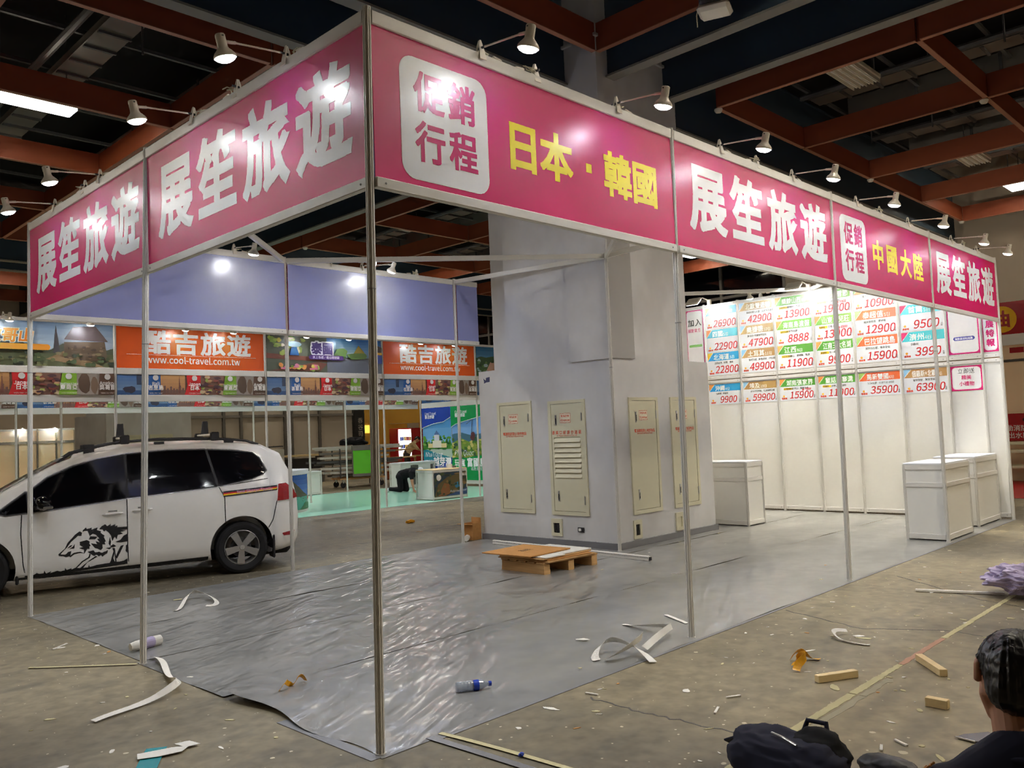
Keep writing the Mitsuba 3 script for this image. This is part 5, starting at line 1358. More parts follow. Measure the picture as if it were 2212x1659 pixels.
# ochre room with a lit drinks cooler
k = thing('partition', 'ochre yellow wall with a wide opening behind the workers', 'partition')
add(k, 'panel', box(19.5, 20.9, 27.5, 27.7, 0, 3.4), m_ochre); add(k, 'panel', box(20.9, 23.6, 27.5, 27.7, 2.25, 3.4), m_ochre); add(k, 'panel', box(22.9, 23.6, 27.5, 27.7, 0, 2.25), m_ochre)
add(k, 'back_panel', box(20.9, 22.9, 28.6, 28.7, 0, 2.25), m_ochre)
k = thing('drinks_cooler', 'glowing white drinks cooler behind the standing worker', 'cooler')
add(k, 'cabinet', box(20.35, 21.15, 26.1, 26.7, 0, 2.0, 0.02), m_red)
add(k, 'lit_front', box(20.40, 21.10, 26.07, 26.10, 0.75, 1.95), m_white_print, emit=emitter((0.95, 0.97, 1.0), 3.2))
r = random.Random(3)
for i in range(14):
    x = 20.46 + 0.09 * (i % 7); z = 1.45 - 0.35 * (i // 7)
    add(k, 'can', box(x, x + 0.06, 26.03, 26.065, z, z + 0.16), [m_red, m_blue, m_white, m_ochre][r.randrange(4)])
add(None, 'red_banner', box(21.2, 22.3, 26.3, 26.33, 0.0, 2.0), m_red, 'red curtain right of the glowing drinks cooler', 'curtain')
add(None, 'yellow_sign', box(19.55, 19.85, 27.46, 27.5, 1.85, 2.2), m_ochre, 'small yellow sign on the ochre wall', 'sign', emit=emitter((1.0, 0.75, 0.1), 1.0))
k = thing('work_table', 'wooden work table at which the standing man bends', 'table')
add(k, 'table_top', box(18.3, 19.6, 22.0, 22.6, 0.84, 0.89, 0.01), m_wood)
for x in (18.4, 19.5):
    for y in (22.1, 22.5):
        add(k, 'leg', box(x - 0.03, x + 0.03, y - 0.03, y + 0.03, 0, 0.84), m_wood)
add(None, 'orange_bin', box(17.2, 17.7, 22.4, 22.9, 0.0, 0.75, 0.03), m_orange, 'orange bin left of the standing worker', 'bin')
# neighbouring stand at the right edge
fn = Frame((20.0, 2.4, 0), (0, -1, 0))
k = thing('banner_sign', 'dark red banner with a yellow disc 抽 at the right edge', 'banner')
add(k, 'panel', fn.rect(0, 3.5, 5.5, 4.28, -0.03, 0.0), m_red)
t = text('抽', 0.42 - 0.21, 3.72, 0.42, 0.03)
add_print(k, 'lettering', fn, [(ell(0.45, 3.87, 0.32), (226, 176, 30)), (t, (150, 20, 24)), (text('收', 0.9, 3.70, 0.5, 0.02), (206, 196, 190)), (text('機票', 1.5, 3.70, 0.5, 0.02), (206, 196, 190))], 0.002)
add(k, 'lower_band', fn.rect(0, 3.24, 5.5, 3.5, -0.04, 0.005), m_white)
k = thing('stand_wall', 'beige wall of the neighbouring stand under the red banner', 'partition')
add(k, 'panel', fn.rect(0, 0, 5.5, 3.24, -0.12, -0.08), m_peach)
add(k, 'cross_rail', fn.rect(0, 2.84, 5.5, 2.9, -0.08, -0.06), m_greydark)
add(k, 'red_plate', fn.rect(0.55, 3.05, 0.85, 3.18, -0.08, -0.07), m_red)
k = thing('hydrant_box', 'dark red hydrant cabinet lettered 消防栓 at the right edge', 'cabinet')
fh = Frame((19.9, 2.25, 0), (0, -1, 0))
add(k, 'cabinet', fh.rect(0, 0.95, 1.8, 1.6, -0.06, 0.0, 0.01), m_red)
add_print(k, 'lettering', fh, [(text('自動消防栓', 0.1, 1.2, 0.15, 0.02), (206, 190, 186)), (text('出水口', 0.28, 1.03, 0.15, 0.02), (206, 190, 186))], 0.003)
add(k, 'handle', fh.rect(0.62, 1.42, 0.8, 1.48, 0, 0.02), m_dark)
k = thing('shelf_table', 'stepped cream shelf on dark legs under the hydrant cabinet', 'table')
for z, d in ((0.88, 0.5), (0.70, 0.8), (0.35, 0.8)):
    add(k, 'shelf', box(19.9 - d, 19.75, -0.5, 2.25, z, z + 0.06, 0.005), m_cream)
for y in (2.2, 1.2, -0.4):
    add(k, 'leg', box(19.15, 19.25, y - 0.05, y + 0.05, 0, 0.7), m_black)
add(None, 'red_mat', box(15.5, 19.9, -1.5, 2.2, 0.0, 0.006), m_red, 'red carpet of the neighbouring stand at the right edge', 'carpet')

# ================================================================== people
_ico = trimesh.creation.icosphere(2).vertices


def blobmesh(spheres_list, ref=0.03, it=10, extra=()):
    """Union of the hulls of sphere groups [(centre, radius), ...], refined and smoothed into one surface."""
    M = manifold3d.Manifold()
    for grp in spheres_list:
        pts = np.vstack([np.asarray(c) + _ico * np.asarray(r) for c, r in grp])
        M = M + manifold3d.Manifold.hull_points(pts)
    for e in extra: M = M + e
    M = M.refine_to_length(ref)
    q = M.to_mesh()
    m = trimesh.Trimesh(q.vert_properties[:, :3], q.tri_verts, process=True)
    trimesh.smoothing.filter_taubin(m, iterations=it)
    return m


def hand_groups(w, d, n, s=1.0, curl=0.5):
    """Palm and five fingers: w wrist point, d direction of the fingers, n back of the hand."""
    d = np.asarray(d, float); d /= np.linalg.norm(d)
    n = np.asarray(n, float); n -= d * (n @ d); n /= np.linalg.norm(n)
    t = np.cross(d, n)
    w = np.asarray(w, float); G = []
    k = w + d * 0.085 * s
    G.append([(w, 0.024 * s), (k + t * 0.034 * s, 0.013 * s), (k - t * 0.034 * s, 0.013 * s), (w + d * 0.04 * s, 0.022 * s)])
    for i, L in enumerate((0.068, 0.078, 0.073, 0.058)):
        p = k + t * (0.032 - 0.0215 * i) * s
        a = p + (d * math.cos(curl * 0.5) - n * math.sin(curl * 0.5)) * L * 0.5 * s
        b = a + (d * math.cos(curl * 1.4) - n * math.sin(curl * 1.4)) * L * 0.5 * s
        G += [[(p, 0.0095 * s), (a, 0.0088 * s)], [(a, 0.0088 * s), (b, 0.0075 * s)]]
    p = w + d * 0.025 * s + t * 0.026 * s
    a = p + (d * 0.55 + t * 0.75 - n * 0.25) * 0.04 * s; b = a + (d * 0.85 + t * 0.35 - n * 0.3) * 0.032 * s
    G += [[(p, 0.013 * s), (a, 0.0105 * s)], [(a, 0.0105 * s), (b, 0.009 * s)]]
    return G


def head_groups(c, f, up, s=1.0):
    """Skull, jaw, nose, ears round the centre c, facing f."""
    f = np.asarray(f, float); f /= np.linalg.norm(f)
    up = np.asarray(up, float); up -= f * (up @ f); up /= np.linalg.norm(up)
    l = np.cross(up, f)
    P = lambda x, y, z: np.asarray(c) + (f * x + l * y + up * z) * s
    G = [[(P(-0.02, 0, 0.03), 0.080 * s), (P(0.022, 0, 0.035), 0.072 * s), (P(-0.015, 0, -0.01), 0.072 * s)],
         [(P(0.03, 0, 0.0), 0.064 * s), (P(0.048, 0, -0.075), 0.032 * s), (P(0.012, 0.04, -0.05), 0.024 * s), (P(0.012, -0.04, -0.05), 0.024 * s)],
         [(P(0.088, 0, 0.012), 0.010 * s), (P(0.106, 0, -0.018), 0.012 * s), (P(0.092, 0.012, -0.022), 0.008 * s), (P(0.092, -0.012, -0.022), 0.008 * s)],
         [(P(0.078, 0.014, -0.045), 0.009 * s), (P(0.078, -0.014, -0.045), 0.009 * s)],
         [(P(0.08, 0.03, 0.03), 0.009 * s), (P(0.08, -0.03, 0.03), 0.009 * s)]]
    for sg in (1, -1):
        G.append([(P(-0.004, sg * 0.077, 0.024), (0.014 * s)), (P(-0.012, sg * 0.083, 0.008), 0.011 * s), (P(-0.002, sg * 0.076, -0.024), 0.010 * s)])
    return G, P


def person(name_label, J, face, up, hand_dirs, cloth, group='people', hair=True, cap=None, fine=0.022, top_extra=()):
    """J: joints in world space; builds body, shirt, trousers, hair and shoes."""
    k = thing('person', name_label, 'person', None)
    hd, P = head_groups(J['head'], face, up)
    limb = lambda a, b, ra, rb: [(J[a], ra), (J[b], rb)]
    B = list(hd) + [[(J['neck'], 0.058), (np.asarray(J['head']) + np.array([0, 0, -0.04]), 0.056)]]
    torso = [[(J['hip'], 0.135), (J['waist'], 0.125)], [(J['waist'], 0.125), (J['chest'], 0.135)], [(J['chest'], 0.125), (J['shl'], 0.07), (J['shr'], 0.07)], [(J['neck'], 0.06), (J['shl'], 0.058), (J['shr'], 0.058)]]
    hips = [[(J['hip'], 0.13), (J['hl'], 0.105), (J['hr'], 0.105)]]
    arms_up = [limb('shl', 'ell', 0.058, 0.044), limb('shr', 'elr', 0.058, 0.044)]
    arms_lo = [limb('ell', 'wrl', 0.043, 0.028), limb('elr', 'wrr', 0.043, 0.028)]
    legs = [limb('hl', 'kl', 0.092, 0.062), limb('hr', 'kr', 0.092, 0.062), limb('kl', 'al', 0.062, 0.042), limb('kr', 'ar', 0.062, 0.042)]
    feet = [[(J['al'], 0.042), (J['tl'], 0.034)], [(J['ar'], 0.042), (J['tr'], 0.034)]]
    hands = hand_groups(J['wrl'], *hand_dirs[0]) + hand_groups(J['wrr'], *hand_dirs[1])
    add(k, 'body', blobmesh(B + torso + hips + arms_up + arms_lo + legs + feet + hands, fine, 6), m_skin, smooth=True)
    grow = lambda G, e: [[(c, r + e) for c, r in g] for g in G]
    sl = cloth.get('sleeve', 0.75)
    half = []
    for g in arms_up:
        (a, ra), (b, rb) = g
        half.append([(a, ra), (np.asarray(a) + (np.asarray(b) - np.asarray(a)) * sl, ra + (rb - ra) * sl)])
    shirt = blobmesh(grow(torso + (arms_up + arms_lo if cloth.get('long') else half), 0.014) + list(top_extra), fine, 8)
    v = shirt.vertices
    v += shirt.vertex_normals * (0.010 * (meshkit.fbm(v * 11, 3, 2) - 0.5))[:, None]
    add(k, 'shirt', trimesh.Trimesh(v, shirt.faces, process=False), cloth['shirt'], smooth=True)
    tr = blobmesh(grow(hips + legs, 0.013), fine, 8)
    v = tr.vertices; v += tr.vertex_normals * (0.012 * (meshkit.fbm(v * 9, 3, 5) - 0.5))[:, None]
    add(k, 'trousers', trimesh.Trimesh(v, tr.faces, process=False), cloth['trousers'], smooth=True)
    for g in feet:
        add(k, 'shoe', blobmesh(grow([g], 0.014), fine, 5), cloth['shoes'], smooth=True)
    if hair:
        G = [[(P(-0.024, 0, 0.036), 0.086), (P(0.014, 0, 0.050), 0.078)], [(P(-0.040, 0, 0.02), 0.080), (P(-0.060, 0, -0.035), 0.048)]]
        add(k, 'hair', blobmesh(G, 0.012, 4), m_hair, smooth=True)
    if cap:
        G = [[(P(-0.02, 0, 0.045), 0.088), (P(0.02, 0, 0.05), 0.082)], [(P(0.09, 0.04, 0.05), 0.012), (P(0.09, -0.04, 0.05), 0.012), (P(0.15, 0.02, 0.04), 0.01), (P(0.15, -0.02, 0.04), 0.01)]]
        add(k, 'cap', blobmesh(G, 0.015, 4), cap, smooth=True)
    return k, shirt, P


def J_local(o, d, spec):
    """spec name -> (forward, left, up) metres from o along heading d."""
    d = np.array([d[0], d[1], 0.0]); d /= np.linalg.norm(d); l = np.array([-d[1], d[0], 0.0])
    return {n: np.array(o, float) + d * a + l * b + np.array([0, 0, c]) for n, (a, b, c) in spec.items()}, d, l


Z3 = np.array([0, 0, 1.0])
# man on hands and knees on the green floor
J, d, l = J_local((12.93, 16.32, 0), (0.26, -0.966), {'hip': (-0.06, 0, 0.50), 'waist': (0.14, 0, 0.56), 'chest': (0.36, 0, 0.58), 'neck': (0.50, 0, 0.60), 'head': (0.62, 0, 0.60), 'shl': (0.42, 0.17, 0.56), 'shr': (0.42, -0.17, 0.56),
                  'ell': (0.46, 0.20, 0.32), 'elr': (0.46, -0.19, 0.32), 'wrl': (0.50, 0.20, 0.10), 'wrr': (0.50, -0.18, 0.10), 'hl': (-0.06, 0.09, 0.46), 'hr': (-0.06, -0.09, 0.46), 'kl': (0.02, 0.13, 0.08), 'kr': (-0.03, -0.11, 0.08),
                  'al': (-0.40, 0.12, 0.09), 'ar': (-0.44, -0.10, 0.10), 'tl': (-0.47, 0.12, 0.05), 'tr': (-0.52, -0.10, 0.05)})
person('man in black clothes and white cap on hands and knees on the green floor', J, d * 0.75 - Z3 * 0.65, d * 0.6 + Z3 * 0.75, [(d * 0.6 - Z3 * 0.8, d), (d * 0.6 - Z3 * 0.8, d)], {'shirt': m_blackcloth, 'trousers': m_blackcloth, 'shoes': m_white_print, 'sleeve': 0.55}, hair=True, cap=m_white_print)
# man bending over the work table
J, d, l = J_local((18.25, 22.75, 0), (0.80, -0.60), {'hip': (-0.06, 0, 0.92), 'waist': (0.0, 0, 1.06), 'chest': (0.16, 0, 1.24), 'neck': (0.28, 0, 1.40), 'head': (0.38, 0, 1.50), 'shl': (0.22, 0.18, 1.34), 'shr': (0.22, -0.18, 1.34),
                  'ell': (0.38, 0.24, 1.12), 'elr': (0.38, -0.24, 1.12), 'wrl': (0.58, 0.12, 1.02), 'wrr': (0.60, -0.12, 1.02), 'hl': (-0.06, 0.09, 0.88), 'hr': (-0.06, -0.09, 0.88), 'kl': (0.06, 0.10, 0.48), 'kr': (-0.06, -0.12, 0.48),
                  'al': (0.02, 0.11, 0.08), 'ar': (-0.16, -0.13, 0.08), 'tl': (0.17, 0.12, 0.045), 'tr': (-0.01, -0.14, 0.045)})
person('man in a pale khaki shirt and dark trousers bending over the work table', J, d * 0.7 - Z3 * 0.6, Z3 + d * 0.5, [(d - Z3 * 0.4, Z3), (d - Z3 * 0.4, Z3)], {'shirt': m_khaki, 'trousers': m_trouser, 'shoes': m_dark, 'sleeve': 0.9, 'long': False})
# man in the foreground, seen from behind, sitting on his heels
def ray(px, py):
    return _f + (math.cos(ROLL) * _r + math.sin(ROLL) * _u) * (px - 1106) / FPX + (-math.sin(ROLL) * _r + math.cos(ROLL) * _u) * (829.5 - py) / FPX


HC = CAM + ray(2184, 1470) * 2.2
hz = HC[2]
az = math.radians(24)
fd = np.array([math.cos(az), math.sin(az), 0.0]); fl = np.array([-fd[1], fd[0], 0.0])
o = HC - fd * 0.16; o[2] = 0
J, d, l = J_local(o, fd, {'hip': (-0.10, 0, hz - 0.76), 'waist': (-0.05, 0, hz - 0.60), 'chest': (0.03, 0, hz - 0.36), 'neck': (0.09, 0, hz - 0.165), 'head': (0.16, 0, hz), 'shl': (0.05, 0.165, hz - 0.27), 'shr': (0.05, -0.165, hz - 0.27),
                  'ell': (0.16, 0.24, hz - 0.52), 'elr': (0.16, -0.24, hz - 0.52), 'wrl': (0.36, 0.14, hz - 0.66), 'wrr': (0.38, -0.14, hz - 0.66), 'hl': (-0.10, 0.10, hz - 0.78), 'hr': (-0.10, -0.10, hz - 0.78), 'kl': (0.30, 0.14, 0.12), 'kr': (0.30, -0.14, 0.12),
                  'al': (-0.12, 0.11, 0.10), 'ar': (-0.12, -0.11, 0.10), 'tl': (-0.20, 0.11, 0.05), 'tr': (-0.20, -0.11, 0.05)})
pk, shirt, PH = person('man with short black hair and navy anchor print shirt seen from behind at bottom right', J, fd * 0.9 - Z3 * 0.45, Z3 + fd * 0.3, [(fd - Z3 * 0.3, Z3), (fd - Z3 * 0.3, Z3)], {'shirt': m_navycloth, 'trousers': m_trouser, 'shoes': m_dark, 'sleeve': 0.8}, fine=0.014, hair=False)
# hair with strands
G = [[(PH(-0.026, 0, 0.038), 0.090), (PH(0.018, 0, 0.050), 0.080)], [(PH(-0.040, 0, 0.02), 0.084), (PH(-0.052, 0.012, -0.045), 0.052), (PH(-0.052, -0.012, -0.045), 0.052)], [(PH(-0.01, 0.06, 0.03), 0.030), (PH(-0.01, -0.06, 0.03), 0.030)]]
hm = blobmesh(G, 0.005, 5)
q = (hm.vertices - PH(0, 0, 0.03))
ang = np.arctan2(q @ fl, -(q @ fd)); el_ = q[:, 2]
h1 = meshkit.fbm(np.stack([ang * 26, el_ * 6, np.zeros(len(q))], -1), 3, 3) - 0.5
h2 = meshkit.noise(q * 60, 6) - 0.5
hm = trimesh.Trimesh(hm.vertices + hm.vertex_normals * (0.010 * h1 + 0.004 * h2)[:, None], hm.faces, process=False)
add(pk, 'hair', hm, m_hair, smooth=True)
# collar and small gold anchors on the shirt
c0 = np.asarray(J['neck']); ring = [c0 + np.array([0, 0, -0.01]) + (fd * math.cos(t) + fl * math.sin(t)) * 0.074 + np.array([0, 0, -0.02 * math.cos(t)]) for t in np.linspace(0, 2 * math.pi, 30)]
add(pk, 'collar', tube(ring, 0.011, 8, False), m_navycloth, smooth=True)
an = LineString([(0, -0.012), (0, 0.014)]).buffer(0.002).union(LineString([(-0.011, -0.004), (-0.008, -0.011), (0, -0.0135), (0.008, -0.011), (0.011, -0.004)]).buffer(0.0022)).union(LineString([(-0.006, 0.008), (0.006, 0.008)]).buffer(0.0016)).union(Point(0, 0.017).buffer(0.004).difference(Point(0, 0.017).buffer(0.002)))
rr_ = random.Random(5)
vn = shirt.vertex_normals
m_gold = mat('gold_print', (176, 116, 40), 0.5)
used = []
for i in rr_.sample(range(len(vn)), 900):
    p = shirt.vertices[i]
    if p[2] < hz - 0.62 or any(np.linalg.norm(p - u_) < 0.085 for u_ in used) or len(used) > 28: continue
    used.append(p)
    n = vn[i]; t_ = np.cross(Z3, n); t_ /= np.linalg.norm(t_) + 1e-9
    a_ = rr_.uniform(-0.6, 0.6); u2 = np.cross(n, t_)
    fr = Frame(p + n * 0.006, t_ * math.cos(a_) + u2 * math.sin(a_), u2 * math.cos(a_) - t_ * math.sin(a_))
    add(pk, 'anchor_print', fr.slab(an, -0.003, 0.0012), m_gold)

# ================================================================== things lying on the floor
k = thing('pallet', 'low wooden pallet in front of the column', 'pallet')
A = np.array([4.49, 2.98]); B = np.array([5.39, 2.93]); D_ = np.array([4.55, 3.72])
ex = (B - A) / np.linalg.norm(B - A); ey = np.array([-ex[1], ex[0]])
PM = np.eye(4); PM[:2, 0], PM[:2, 1], PM[:2, 3] = ex, ey, A


def pal(m):
    m = m.copy(); m.apply_transform(PM); return m


Lp, Wp = 0.92, 0.74
for i in range(3):
    x = [0.0, Lp / 2 - 0.05, Lp - 0.1][i]
    add(k, 'bearer', pal(box(x, x + 0.1, 0, Wp, 0.0, 0.125, 0.006)), m_wood)
for i in range(5):
    y = i * (Wp - 0.12) / 4
    add(k, 'deck_board', pal(box(-0.01, Lp + 0.01, y, y + 0.12, 0.125, 0.145, 0.003)), m_wood)
for i in range(2):
    y = [0.0, Wp - 0.1][i]
    add(k, 'base_board', pal(box(0, 0.1, y, y + 0.1, 0, 0.06)), m_wood)
shs = [(0.146, 0.0, 0.86, -0.04, 0.80, 2, m_wood, 'thin brown board at the bottom of the stack on the pallet'), (0.163, 0.05, 0.80, -0.02, 0.74, -1, m_card, 'brown board second in the stack on the pallet'), (0.18, -0.06, 0.82, 0.0, 0.72, 3, m_wood, 'brown board in the middle of the stack on the pallet'),
       (0.197, 0.34, 0.86, 0.03, 0.74, 2, m_white, 'white faced board at the right of the stack on the pallet'), (0.197, -0.02, 0.32, -0.02, 0.62, 2, m_white, 'white faced board at the front of the stack on the pallet'), (0.215, -0.16, 0.62, 0.16, 0.92, 6, m_card, 'brown cardboard sheet on top of the stack on the pallet')]
for z, x0, x1, y0, y1, a, mt, lb in shs:
    m = rot(box(x0, x1, y0, y1, z, z + 0.014, 0.002), a, (0, 0, 1), (0.4, 0.4, 0))
    kk = add(None, 'board_sheet', pal(m), mt, lb, 'board', 'boards stacked on the pallet')
    if mt == m_card and z > 0.2:
        ff = Frame((0, 0, 0), (1, 0, 0), (0, 1, 0))
        v, c = Frame((0.2, 0.50, z + 0.0145), (1, 0.1, 0), (-0.1, 1, 0)).flat([(text('易碎', -0.1, 0.0, 0.1, 0.0), (96, 66, 40)), (sbox(-0.12, -0.02, 0.12, -0.01), (96, 66, 40))], 0.0005)
        add(kk, 'stamp', pal(v), m_print, color=c)
k = thing('aluminium_beam', 'long white booth beam lying on the vinyl behind the pallet', 'beam')
add(k, 'profile', bar((6.12, 5.50, 0.035), (5.93, 2.52, 0.035), 0.045, 0.062, 0.006), m_alu)
e = np.array([5.93, 2.52, 0.035])
add(k, 'hook', box(5.915, 5.945, 2.495, 2.52, 0.015, 0.055, 0.003), m_dark)
add(k, 'groove', bar((6.096, 5.50, 0.045), (5.906, 2.52, 0.045), 0.003, 0.006), m_alu_dark)
k = thing('cardboard_box', 'small open cardboard box leaning against the left side of the column', 'box')
for i, (a) in enumerate(((6.28, 6.46, 6.12, 6.13, 0.0, 0.26), (6.28, 6.46, 6.32, 6.33, 0.0, 0.26), (6.28, 6.29, 6.12, 6.33, 0.0, 0.24), (6.45, 6.46, 6.12, 6.33, 0.0, 0.34))):
    add(k, 'side', box(*a), m_card)
add(k, 'flap', bar((6.29, 6.22, 0.24), (6.14, 6.22, 0.26), 0.2, 0.008), m_card)
add(None, 'paper_roll', rot(mv(tube([(0, 0, 0), (0.16, 0.0, 0.0)], 0.042, 20), 6.12, 6.13, 0.046), 40, (0, 0, 1), (6.15, 6.13, 0)), m_paper, 'short pale paper roll on the floor beside the cardboard box', 'roll')


def ribbon(pts, w, mt, name, label, cat, group=None, tw=None, thick=0.0012, side=None):
    """A strip of tape or paper along 3-D points; tw: twist in degrees at each point (0 = lying flat)."""
    p = np.array(pts, float)
    if len(p) > 2:
        from scipy.interpolate import CubicSpline
        t = np.concatenate([[0], np.cumsum(np.linalg.norm(np.diff(p, axis=0), axis=1))])
        tt = np.linspace(0, t[-1], max(20, 6 * len(p)))
        tws = np.interp(tt, t, tw if tw is not None else np.zeros(len(p)))
        p = CubicSpline(t, p)(tt)
        p[:, 2] = np.maximum(p[:, 2], 0.006)
    else:
        tws = np.zeros(len(p)) if tw is None else np.array(tw, float)
    d = np.gradient(p, axis=0); d /= np.linalg.norm(d, axis=1, keepdims=True)
    s = np.cross(d, [0, 0, 1.0]); s /= np.linalg.norm(s, axis=1, keepdims=True)
    u_ = np.cross(s, d)
    a = np.radians(tws)[:, None]
    wv = s * np.cos(a) + u_ * np.sin(a)
    nv = np.cross(d, wv)
    w = w / 2
    lift = np.abs(np.sin(a)) * w
    p = p + np.array([0, 0, 1.0]) * lift
    v = np.concatenate([p - wv * w, p + wv * w, p + wv * w - nv * thick, p - wv * w - nv * thick])
    n = len(p); f = []
    for i in range(n - 1):
        for j in range(4):
            q = [j * n + i, ((j + 1) % 4) * n + i, ((j + 1) % 4) * n + i + 1, j * n + i + 1]
            f += [[q[0], q[1], q[2]], [q[0], q[2], q[3]]]
    f += [[0, n, 2 * n], [0, 2 * n, 3 * n], [n - 1, 3 * n - 1, 2 * n - 1], [n - 1, 4 * n - 1, 3 * n - 1]]
    m = trimesh.Trimesh(v, f, process=False)
    return add(None, name, m, mt, label, cat, group)


SW = 'white tape strips lying about'
ribbon([(-0.70, 3.69, 0.008), (-0.4, 3.36, 0.008), (-0.12, 3.06, 0.01)], 0.028, m_tape_old, 'tape_strip', 'straight pale strip on the concrete left of the post between the left boards', 'tape', SW)
ribbon([(0.03, 3.12, 0.012), (-0.04, 2.75, 0.03), (-0.17, 2.3, 0.03), (-0.25, 2.06, 0.05), (-0.42, 2.0, 0.02), (-0.62, 1.95, 0.012), (-0.85, 1.89, 0.01)], 0.05, m_paper, 'tape_strip', 'long white strip hanging over the left edge of the vinyl and bending onto the concrete', 'tape', SW, tw=[20, 10, 25, 60, 20, 10, 5])
ribbon([(0.95, 4.85, 0.008), (1.2, 5.15, 0.03), (1.42, 5.36, 0.06), (1.46, 5.22, 0.05), (1.27, 4.80, 0.01)], 0.05, m_paper, 'tape_strip', 'white folded strip on the vinyl in front of the car sill', 'tape', SW, tw=[10, 20, 50, 30, 10])
ribbon([(3.04, 0.75, 0.008), (3.00, 0.58, 0.02), (2.97, 0.42, 0.04), (2.98, 0.22, 0.05)], 0.045, m_paper, 'tape_strip', 'white strip lying on the vinyl just left of the first right-hand post', 'tape', SW, tw=[0, 15, 35, 60])
ribbon([(2.98, 0.22, 0.05), (2.7, 0.14, 0.05), (2.4, 0.07, 0.03)], 0.05, m_paper, 'tape_strip', 'white strip running along the right edge of the vinyl', 'tape', SW, tw=[70, 60, 30])
ribbon([(2.03, 0.22, 0.01), (2.15, 0.32, 0.03), (2.30, 0.30, 0.07), (2.34, 0.16, 0.05), (2.28, -0.02, 0.03), (2.22, -0.13, 0.01)], 0.06, m_paper, 'tape_strip', 'crossed white strip on the vinyl edge near the first right-hand post', 'tape', SW, tw=[5, 30, 50, 40, 15, 5])
ribbon([(2.05, 0.16, 0.012), (2.22, 0.10, 0.05), (2.42, 0.10, 0.09)], 0.075, m_paper, 'tape_strip', 'wide white strip crossing another at the vinyl edge', 'tape', SW, tw=[20, 50, 70])
ribbon([(3.54, 0.66, 0.008), (3.46, 0.52, 0.012), (3.36, 0.32, 0.01)], 0.04, m_paper, 'tape_strip', 'short white strip behind the foot of the first right-hand post', 'tape', SW)
ribbon([(3.77, -0.87, 0.02), (3.60, -0.84, 0.025), (3.555, -0.90, 0.01), (3.53, -1.14, 0.01)], 0.035, m_paper, 'tape_strip', 'white strip bent to an angle on the concrete at right', 'tape', SW, tw=[30, 40, 20, 5])
ribbon([(0.36, 0.02, 0.004), (0.40, -0.35, 0.004), (0.43, -0.8, 0.004), (0.46, -1.3, 0.004)], 0.035, m_tape_old, 'tape_strip', 'yellowed tape line running from the vinyl edge towards the viewer', 'tape')
ribbon([(0.28, 0.02, 0.004), (0.30, -0.4, 0.004), (0.32, -1.0, 0.004)], 0.05, m_vinyl_dark, 'tape_strip', 'grey tape line beside the yellowed tape line', 'tape')
# long worn yellowed tape line across the concrete, in torn pieces
r = random.Random(17)
m_residue = mat('tape_residue', (150, 144, 122), 0.8)
k = thing('floor_tape', 'long worn yellowed tape line running across the concrete at right', 'tape')
m_rose = mat('tape_rose', (178, 138, 116), 0.8)
x = 0.6
while x < 9.0:
    L = r.uniform(0.3, 0.9)
    n = 24
    wide = 1.0 if x < 2.6 else 0.7
    up = [(x + L * i / n, -1.478 + 0.018 * wide + 0.004 * r.uniform(-1, 1)) for i in range(n + 1)]
    dn = [(x + L * i / n, -1.492 - 0.018 * wide - 0.010 * r.random() * r.random()) for i in range(n, -1, -1)]
    add(k, 'tape_piece', mv(extrude(Polygon(up + dn).buffer(0), 0.002), 0, 0, 0.0003), m_rose if 3.0 < x < 3.9 else m_tape_old)
    if x < 2.8:
        g = Polygon([(x + L * i / 8, -1.525 - 0.01 * r.random()) for i in range(9)] + [(x + L * i / 8, -1.56 - 0.03 * r.random()) for i in range(8, -1, -1)]).buffer(0)
        add(k, 'tape_residue', mv(extrude(g, 0.0012), 0, 0, 0.0002), m_residue)
    x += L + r.uniform(0.0, 0.02)
# cracks in the concrete
for pts in ([(1.36, -0.25), (1.345, -0.6), (1.36, -0.95), (1.39, -1.4)], [(4.3, -0.1), (4.0, -0.9), (4.3, -1.4), (4.2, -2.2)], [(6.4, -0.3), (5.6, -1.3), (5.3, -2.4)]):
    pp = [(a + r.uniform(-0.02, 0.02), b) for a, b in [(pts[i][0] + (pts[i + 1][0] - pts[i][0]) * q / 8, pts[i][1] + (pts[i + 1][1] - pts[i][1]) * q / 8) for i in range(len(pts) - 1) for q in range(8)]]
    add('floor', 'crack', mv(extrude(LineString(pp).buffer(0.006), 0.0012), 0, 0, 0.0), m_greydark)
# rolled tube, bottle, amber tape
k = thing('film_roll', 'short white and purple rolled tube on the vinyl behind the left post', 'tube')
tv = np.array([0.26 - 0.01, 3.56 - 3.50, 0])
add(k, 'tube_body', tube([(0.0, 3.50, 0.045), (0.05, 3.505, 0.048), (0.2, 3.545, 0.045), (0.27, 3.56, 0.045)], [0.030, 0.040, 0.044, 0.043], 16), m_paper)
add(k, 'purple_label', tube([(0.10, 3.518, 0.047), (0.20, 3.545, 0.046)], 0.0455, 16, False), m_purple)
k = thing('water_bottle', 'empty clear plastic bottle with a blue label lying on the vinyl near the front corner', 'bottle')
prof = [(0.0, 0.0), (0.028, 0.0), (0.032, 0.008)] + [(0.0325 - 0.002 * (i % 2), 0.012 + 0.011 * i) for i in range(11)] + [(0.032, 0.15), (0.026, 0.18), (0.014, 0.205), (0.0125, 0.225)]
bm = lathe(prof, 24); W = trimesh.transformations.rotation_matrix(math.pi / 2, (0, 1, 0)); bm.apply_transform(W)
rot(bm, math.degrees(math.atan2(0.39 - 0.51, 1.12 - 0.92))); mv(bm, 0.92, 0.51, 0.036)
add(k, 'bottle_body', bm, m_film)
lb_ = lathe([(0.0335, 0.115), (0.0335, 0.15), (0.031, 0.151), (0.031, 0.114), (0.0335, 0.115)], 24)
cp = lathe([(0, 0.218), (0.0155, 0.218), (0.0155, 0.236), (0, 0.237)], 18)
